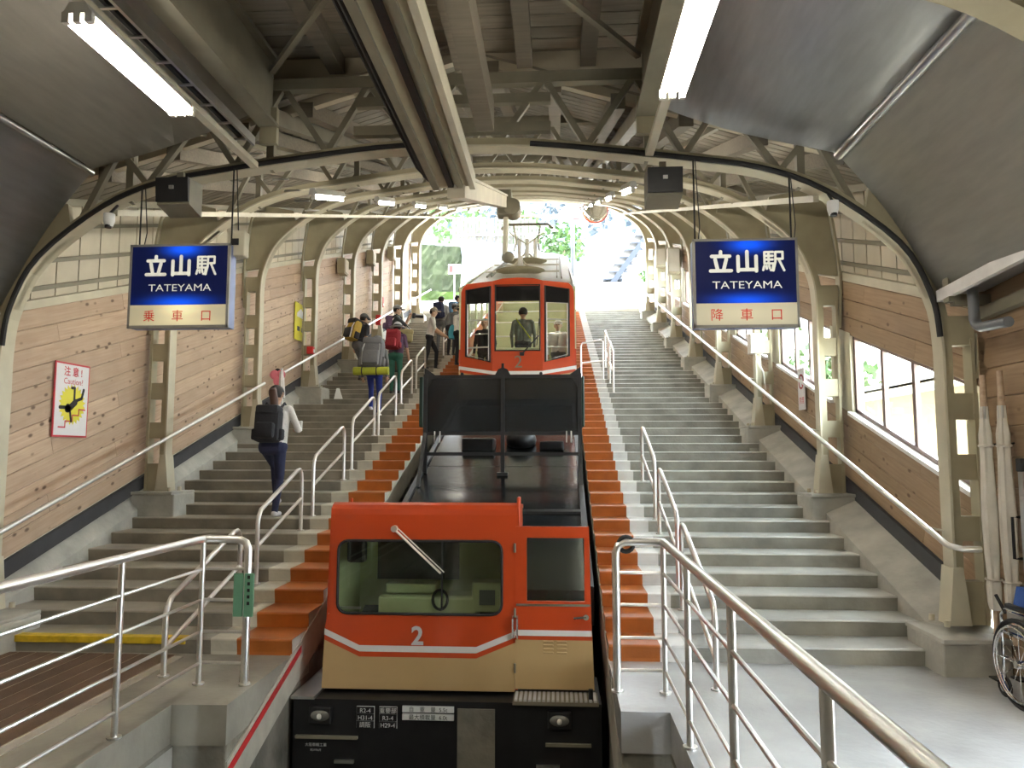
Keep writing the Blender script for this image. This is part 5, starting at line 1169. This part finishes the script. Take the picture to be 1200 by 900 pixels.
MB().bbox(wx0 - .005, wx1 + .005, wy - .17, wy - .12, .50, .95, .02).build('backrest', 'blue_fabric', wh, smooth=True); MB().prism([(wx0, .50), ((wx0 + wx1) / 2 - .03, .82), ((wx0 + wx1) / 2 + .03, .82), (wx1, .50), (wx1 - .03, .48), ((wx0 + wx1) / 2, .76), (wx0 + .03, .48)], 'y', wy - .12, wy + .20).build('seat', 'blue_fabric', wh)
ld = thing('step_ladder', 'folded aluminium ladder standing upright behind the wheelchair', 'ladder', (3.5, 5.8, 0))
for y in (5.62, 5.92):
    MB().bbox(3.51, 3.55, y - .03, y + .03, 0, 1.66, .006).build('side_rail', 'alu', ld); MB().bbox(3.50, 3.56, y - .035, y + .035, 1.66, 1.76, .01).build('end_cap', 'rubber', ld)
for i in range(5): MB().bbox(3.50, 3.56, 5.62, 5.92, .28 + i * .29, .31 + i * .29, .004).build('rung', 'alu', ld)
gu = thing('eaves_gutter', 'white gutter beam with brackets above the parasols at the right edge', 'gutter', (3.4, 5, 3.2))
MB().bar((3.33, 6.6, 3.16), (3.40, 3.6, 3.36), .05, .10).build('beam', 'sill', gu)
for i, y in enumerate((6.45, 5.3, 4.15)):
    z = 3.16 + (6.6 - y) * .0667; MB().box(3.31, 3.39, y - .045, y + .045, z - .09, z + .13).build('bracket', 'steel_dark', gu); MB().box(3.36, 4.2, y - .04, y + .04, z - .12, z - .03).build('bracket_arm', 'steel_dark', gu)
MB().bar((3.62, 6.5, 2.98), (3.62, 3.6, 3.12), .08, .10).build('lower_beam', 'steel_dark', gu); MB().hexa([(3.40, 6.5, 3.14), (4.4, 6.5, 3.30), (4.4, 3.6, 3.48), (3.42, 3.6, 3.34), (3.40, 6.5, 3.15), (4.4, 6.5, 3.31), (4.4, 3.6, 3.49), (3.42, 3.6, 3.35)]).build('canopy_panel', 'sheet', gu)
tag(MB().tube([(3.44, 6.28, 3.20), (3.44, 6.28, 2.90), (3.44, 6.25, 2.85), (3.44, 6.19, 2.82), (3.44, 5.82, 2.80)], .042, 12).build('drain_pipe', 'pvc', None, smooth=True), 'dark grey elbow pipe under the gutter at the right wall', 'pipe')
bl = thing('wall_lamp', 'white round wall lamp at the right picture edge', 'lamp', (3.42, 5.42, 2.85)); MB().ell((3.42, 5.42, 2.95), (.085, .085, .10), 16, 12).build('globe', 'white', bl, smooth=True); MB().cyl((3.42, 5.42, 2.97), (3.62, 5.42, 3.02), .03, 10).build('mount', 'steel_dark', bl)
bx = thing('wall_bracket', 'dark metal bracket on the boards behind the parasols', 'bracket', (3.60, 6.15, .95)); MB().tube([(3.61, 6.12, .98), (3.55, 6.12, .98), (3.55, 6.12, 1.30), (3.61, 6.12, 1.30)], .012, 8).build('bar', 'black', bx)
fb = thing('folded_board', 'small white folded plate standing on the left steps below the group', 'board', (-4.72, 15.72, ztop(15.72)))
z = ztop(15.72); MB().hexa([(-4.82, 15.7, z), (-4.62, 15.7, z), (-4.62, 15.72, z), (-4.82, 15.72, z), (-4.80, 15.82, z + .26), (-4.74, 15.82, z + .26), (-4.74, 15.84, z + .26), (-4.80, 15.84, z + .26)]).build('plate', 'white', fb)
# ================================================================== outside the upper end and the windows
def st(o): o['kind'] = 'structure'; return o
gz = lambda y: nz(Y1) + .10 + (y - Y1) * .30
gr = struct('ground')
MB().prism([(Y1 - .1, gz(Y1) - .05), (31.2, gz(31.2)), (41, 11.3), (70, 17), (70, 4), (Y1 - .1, gz(Y1) - 3)], 'x', .6, 30).build('gravel', 'pale_ground', gr)
MB().prism([(Y1 - .1, gz(Y1) - .05), (70, gz(70)), (70, gz(70) - 3), (Y1 - .1, gz(Y1) - 3)], 'x', -30, TL - .2).build('gravel', 'pale_ground', gr)
MB().box(3.9, 60, -30, 80, -3.4, -1.0).build('yard', 'pale_ground', gr)
MB().box(-60, -5.8, -30, 80, -3.4, -1.0).build('yard', 'pale_ground', gr)
# retaining wall with moss, sloping concrete apron, board fence
rw = thing('retaining_wall', 'mossy green retaining wall beyond the exit on the left', 'wall', (-6, 34, gz(34)))
def rough(x0, x1, y0, y1, z0, z1, nx, nz_, amp, mat, name, parent, lean=0):
    mb = MB(); rg = random.Random(int(x0 * 10 + 99)); V = {}
    for i in range(nx + 1):
        for j in range(nz_ + 1):
            t = i / nx; u = j / nz_; V[i, j] = mb.b.verts.new((x0 + (x1 - x0) * t, y0 + (y1 - y0) * t + lean * u + rg.uniform(-amp, amp), z0 + (z1 - z0) * u))
    for i in range(nx):
        for j in range(nz_): mb._f([V[i, j], V[i + 1, j], V[i + 1, j + 1], V[i, j + 1]])
    bmesh.ops.solidify(mb.b, geom=mb.b.faces[:], thickness=.4); return mb.build(name, mat, parent)
rough(-9, -4.0, 33, 34.2, 7.5, 9.4, 30, 12, .06, 'moss', 'moss_face', rw, .4); rough(-9, -4.6, 33.4, 34.8, 9.3, 11.8, 30, 10, .06, 'stone_grey', 'stone_face', rw, .4)
ap = MB().hexa([(-4.0, 34.3, 8.0), (-.4, 35.6, 8.0), (-.4, 37, 8.0), (-4.0, 36, 8.0), (-4.75, 35.2, 12.2), (-1.6, 36.6, 12.2), (-1.6, 38, 12.2), (-4.75, 37, 12.2)]).build('concrete_apron', 'blue_concrete'); st(ap)
fe = thing('board_fence', 'weathered white board fence on top of the wall beyond the exit', 'fence', (-3.5, 38, 12.2))
bd = None
for i in range(22):
    if bd is None: bd = MB().bbox(-.085, .085, -.02, .02, 0, 2.0, .01).build('board', 'fence_board', None, local=True); o = bd
    else: o = inst(bd, fe)
    o.parent = fe; o.location = (-1.9 + i * .20, .03 * i, (i % 3) * .04)
MB().box(-5.5, -1.0, 38.05, 38.12, 13.2, 13.3).build('fence_rail', 'timber', fe)
for lb, x, y, z, w, h, mt in (('white and red notice board on a post beyond the exit', -4.55, 32.2, 9.75, .55, .42, 'white'), ('small orange notice board below the other on the mossy wall', -4.15, 32.6, 8.75, .45, .28, 'car_orange')):
    n_ = thing('notice_board', lb, 'sign', (x, y, z), 0, 'notice boards beyond the exit'); MB().box(x - w / 2, x + w / 2, y, y + .03, z, z + h).build('plate', mt, n_); MB().box(x - w / 2 + .03, x - w / 2 + .2, y - .01, y, z + .05, z + h - .05).build('print', 'red', n_); MB().cyl((x, y + .05, z - 1.2), (x, y + .05, z + h), .03, 8).build('post', 'steel', n_)
rngf = random.Random(11)
def bush(name, label, x, y, z, r, mat, n=260, trunk=0., group='trees and bushes beyond the hall'):
    t = thing(name, label, 'tree', (x, y, z), 0, group)
    if trunk: MB().tube([(x, y, z - trunk), (x + .1, y, z - trunk * .4), (x, y, z + r * .5)], .16, 8, r2=.06).build('trunk', 'bark', t, smooth=True)
    mb = MB()
    for i in range(n):
        a = rngf.uniform(0, 2 * math.pi); b = math.acos(rngf.uniform(-1, 1)); q = r * rngf.uniform(.45, 1.05); lx = rngf.uniform(.12, .28) * max(1, r * .45)
        c = Vector((x + q * math.sin(b) * math.cos(a), y + q * math.sin(b) * math.sin(a), z + r * .6 + q * .85 * math.cos(b))); e1 = Vector((rngf.uniform(-1, 1), rngf.uniform(-1, 1), rngf.uniform(-1, 1))).normalized() * lx; e2 = e1.cross(Vector((rngf.uniform(-1, 1), rngf.uniform(-1, 1), rngf.uniform(-1, 1)))).normalized() * lx * .6
        mb._f([mb.b.verts.new(c - e1), mb.b.verts.new(c - e2), mb.b.verts.new(c + e1), mb.b.verts.new(c + e2)])
    o = mb.build('foliage', mat, t); o['kind'] = 'stuff'; return t
for i, (x, y, z, r, m_, lb) in enumerate(((-6.0, 42, 14.3, 2.0, 'foliage', 'green tree behind the left end of the board fence'), (-2.3, 44, 14.5, 1.4, 'foliage', 'green tree behind the middle of the board fence'), (.4, 45, 13.8, 1.5, 'foliage', 'bright green tree between fence and catenary pole'),
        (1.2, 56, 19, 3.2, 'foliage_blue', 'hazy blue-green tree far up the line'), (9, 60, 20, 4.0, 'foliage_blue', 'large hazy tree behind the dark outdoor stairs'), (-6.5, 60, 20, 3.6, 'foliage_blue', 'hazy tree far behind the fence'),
        (4.4, 36, 10.2, .35, 'foliage', 'small weed clump on the sunlit ground near the exit'), (4.9, 31.5, 8.4, .35, 'foliage', 'low leafy weeds at the top of the right steps'), (9.5, 27, 3, 1.8, 'foliage', 'green shrub outside the right windows'), (8.6, 31, 5.0, 2.0, 'foliage', 'tall green shrub outside the farther right windows'))):
    bush('tree' if r > 1 else 'weed', lb, x, y, z, r, m_, n=420 if r > 1 else 60, trunk=r if r > 1 else 0)
tk = thing('water_tank', 'blue-grey upright tank beyond the car roof', 'tank', (.95, 50, 15.5)); MB().tube([(1.1, 50, 14.5), (1.1, 50, 18.2), (1.1, 50, 18.6)], [1.0, 1.0, .75], 20).build('shell', 'blue_grey', tk, smooth=True); MB().tube([(1.1 + 1.02 * math.cos(t * math.pi / 12), 50 + 1.02 * math.sin(t * math.pi / 12), 17.4) for t in range(24)], .06, 6, closed=True).build('hoop', 'white', tk)
pl_ = thing('catenary_pole', 'slim steel line pole standing beside the car roof beyond the exit', 'pole', (.72, 33, gz(33))); MB().cyl((.72, 33, gz(33)), (.72, 33, gz(33) + 6), .09, 10).build('mast', 'pole_grey', pl_, smooth=True); MB().box(-2.2, .9, 32.97, 33.03, gz(33) + 3.9, gz(33) + 3.97).build('cross_arm', 'car_orange', pl_); MB().bbox(.75, 1.05, 32.9, 33.1, gz(33) + 3.7, gz(33) + 4.3, .03).build('signal_box', 'red', pl_)
gz = lambda y: 11.2 + (y - 41) * .19
os_ = thing('outdoor_stairs', 'dark steel outdoor stairs climbing right beyond the exit', 'stairs', (3.4, 42, gz(42)))
tr0 = None
for i in range(12):
    if tr0 is None: tr0 = MB().box(-.55, .55, 0, .9, 0, .07).build('tread', 'stair_steel', None, local=True); o = tr0
    else: o = inst(tr0, os_)
    o.parent = os_; o.location = (-.2 + i * .30, 0, .3 + i * .42)
MB().bar((3.1, 41.95, gz(42)), (7.2, 41.95, gz(42) + 5.6), .08, .3).build('stringer', 'stair_steel', os_); MB().bar((3.1, 42.95, gz(42)), (7.2, 42.95, gz(42) + 5.6), .08, .3).build('stringer', 'stair_steel', os_)
for x in (5.2, 6.6): MB().cyl((x, 42.4, gz(42) - .5), (x, 42.4, gz(42) + (x - 3.1) * 1.35), .12, 8).build('support', 'stair_steel', os_)
MB().bar((3.1, 41.9, gz(42) + 1.0), (7.2, 41.9, gz(42) + 6.6), .05, .05).build('handrail', 'white', os_)
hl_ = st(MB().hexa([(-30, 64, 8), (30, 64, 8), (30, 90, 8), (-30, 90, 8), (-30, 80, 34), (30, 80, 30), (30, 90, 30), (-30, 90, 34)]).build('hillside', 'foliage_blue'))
for i, (a, b) in enumerate((((-1.2, 27.5, 11.0), (.3, 49, 18)), ((.8, 33, gz(33) + 3.9), (6, 44, 17.2)))):
    tag(MB().tube([a, tuple((Vector(a) + Vector(b)) / 2 + Vector((0, 0, -.5))), b], .02, 5).build('overhead_wire', 'white'), ('thin wire sagging from the last arch to the hill', 'thin wire from the line pole to the right')[i], 'wire')
bd_ = thing('house', 'beige building with a grey roof outside the right windows', 'building', (10, 17, -1))
MB().box(8.2, 14, 10.5, 24, -1, 3.3).build('wall', 'building', bd_); MB().hexa([(7.8, 10.2, 3.3), (14.4, 10.2, 3.3), (14.4, 24.5, 3.3), (7.8, 24.5, 3.3), (7.8, 10.2, 3.42), (14.4, 10.2, 5.0), (14.4, 24.5, 5.0), (7.8, 24.5, 3.42)]).build('roof', 'roof_grey', bd_)
MB().box(7.8, 7.9, 10.2, 24.5, 3.12, 3.36).build('eaves_board', 'steel_pale', bd_)
lv = MB().box(8.16, 8.2, 14.4, 15.3, 1.5, 2.7).build('louver', 'lamp_body', bd_)
for i in range(6): MB().box(8.12, 8.17, 14.45, 15.25, 1.56 + i * .19, 1.66 + i * .19).build('louver_blade', 'steel_dark', lv)
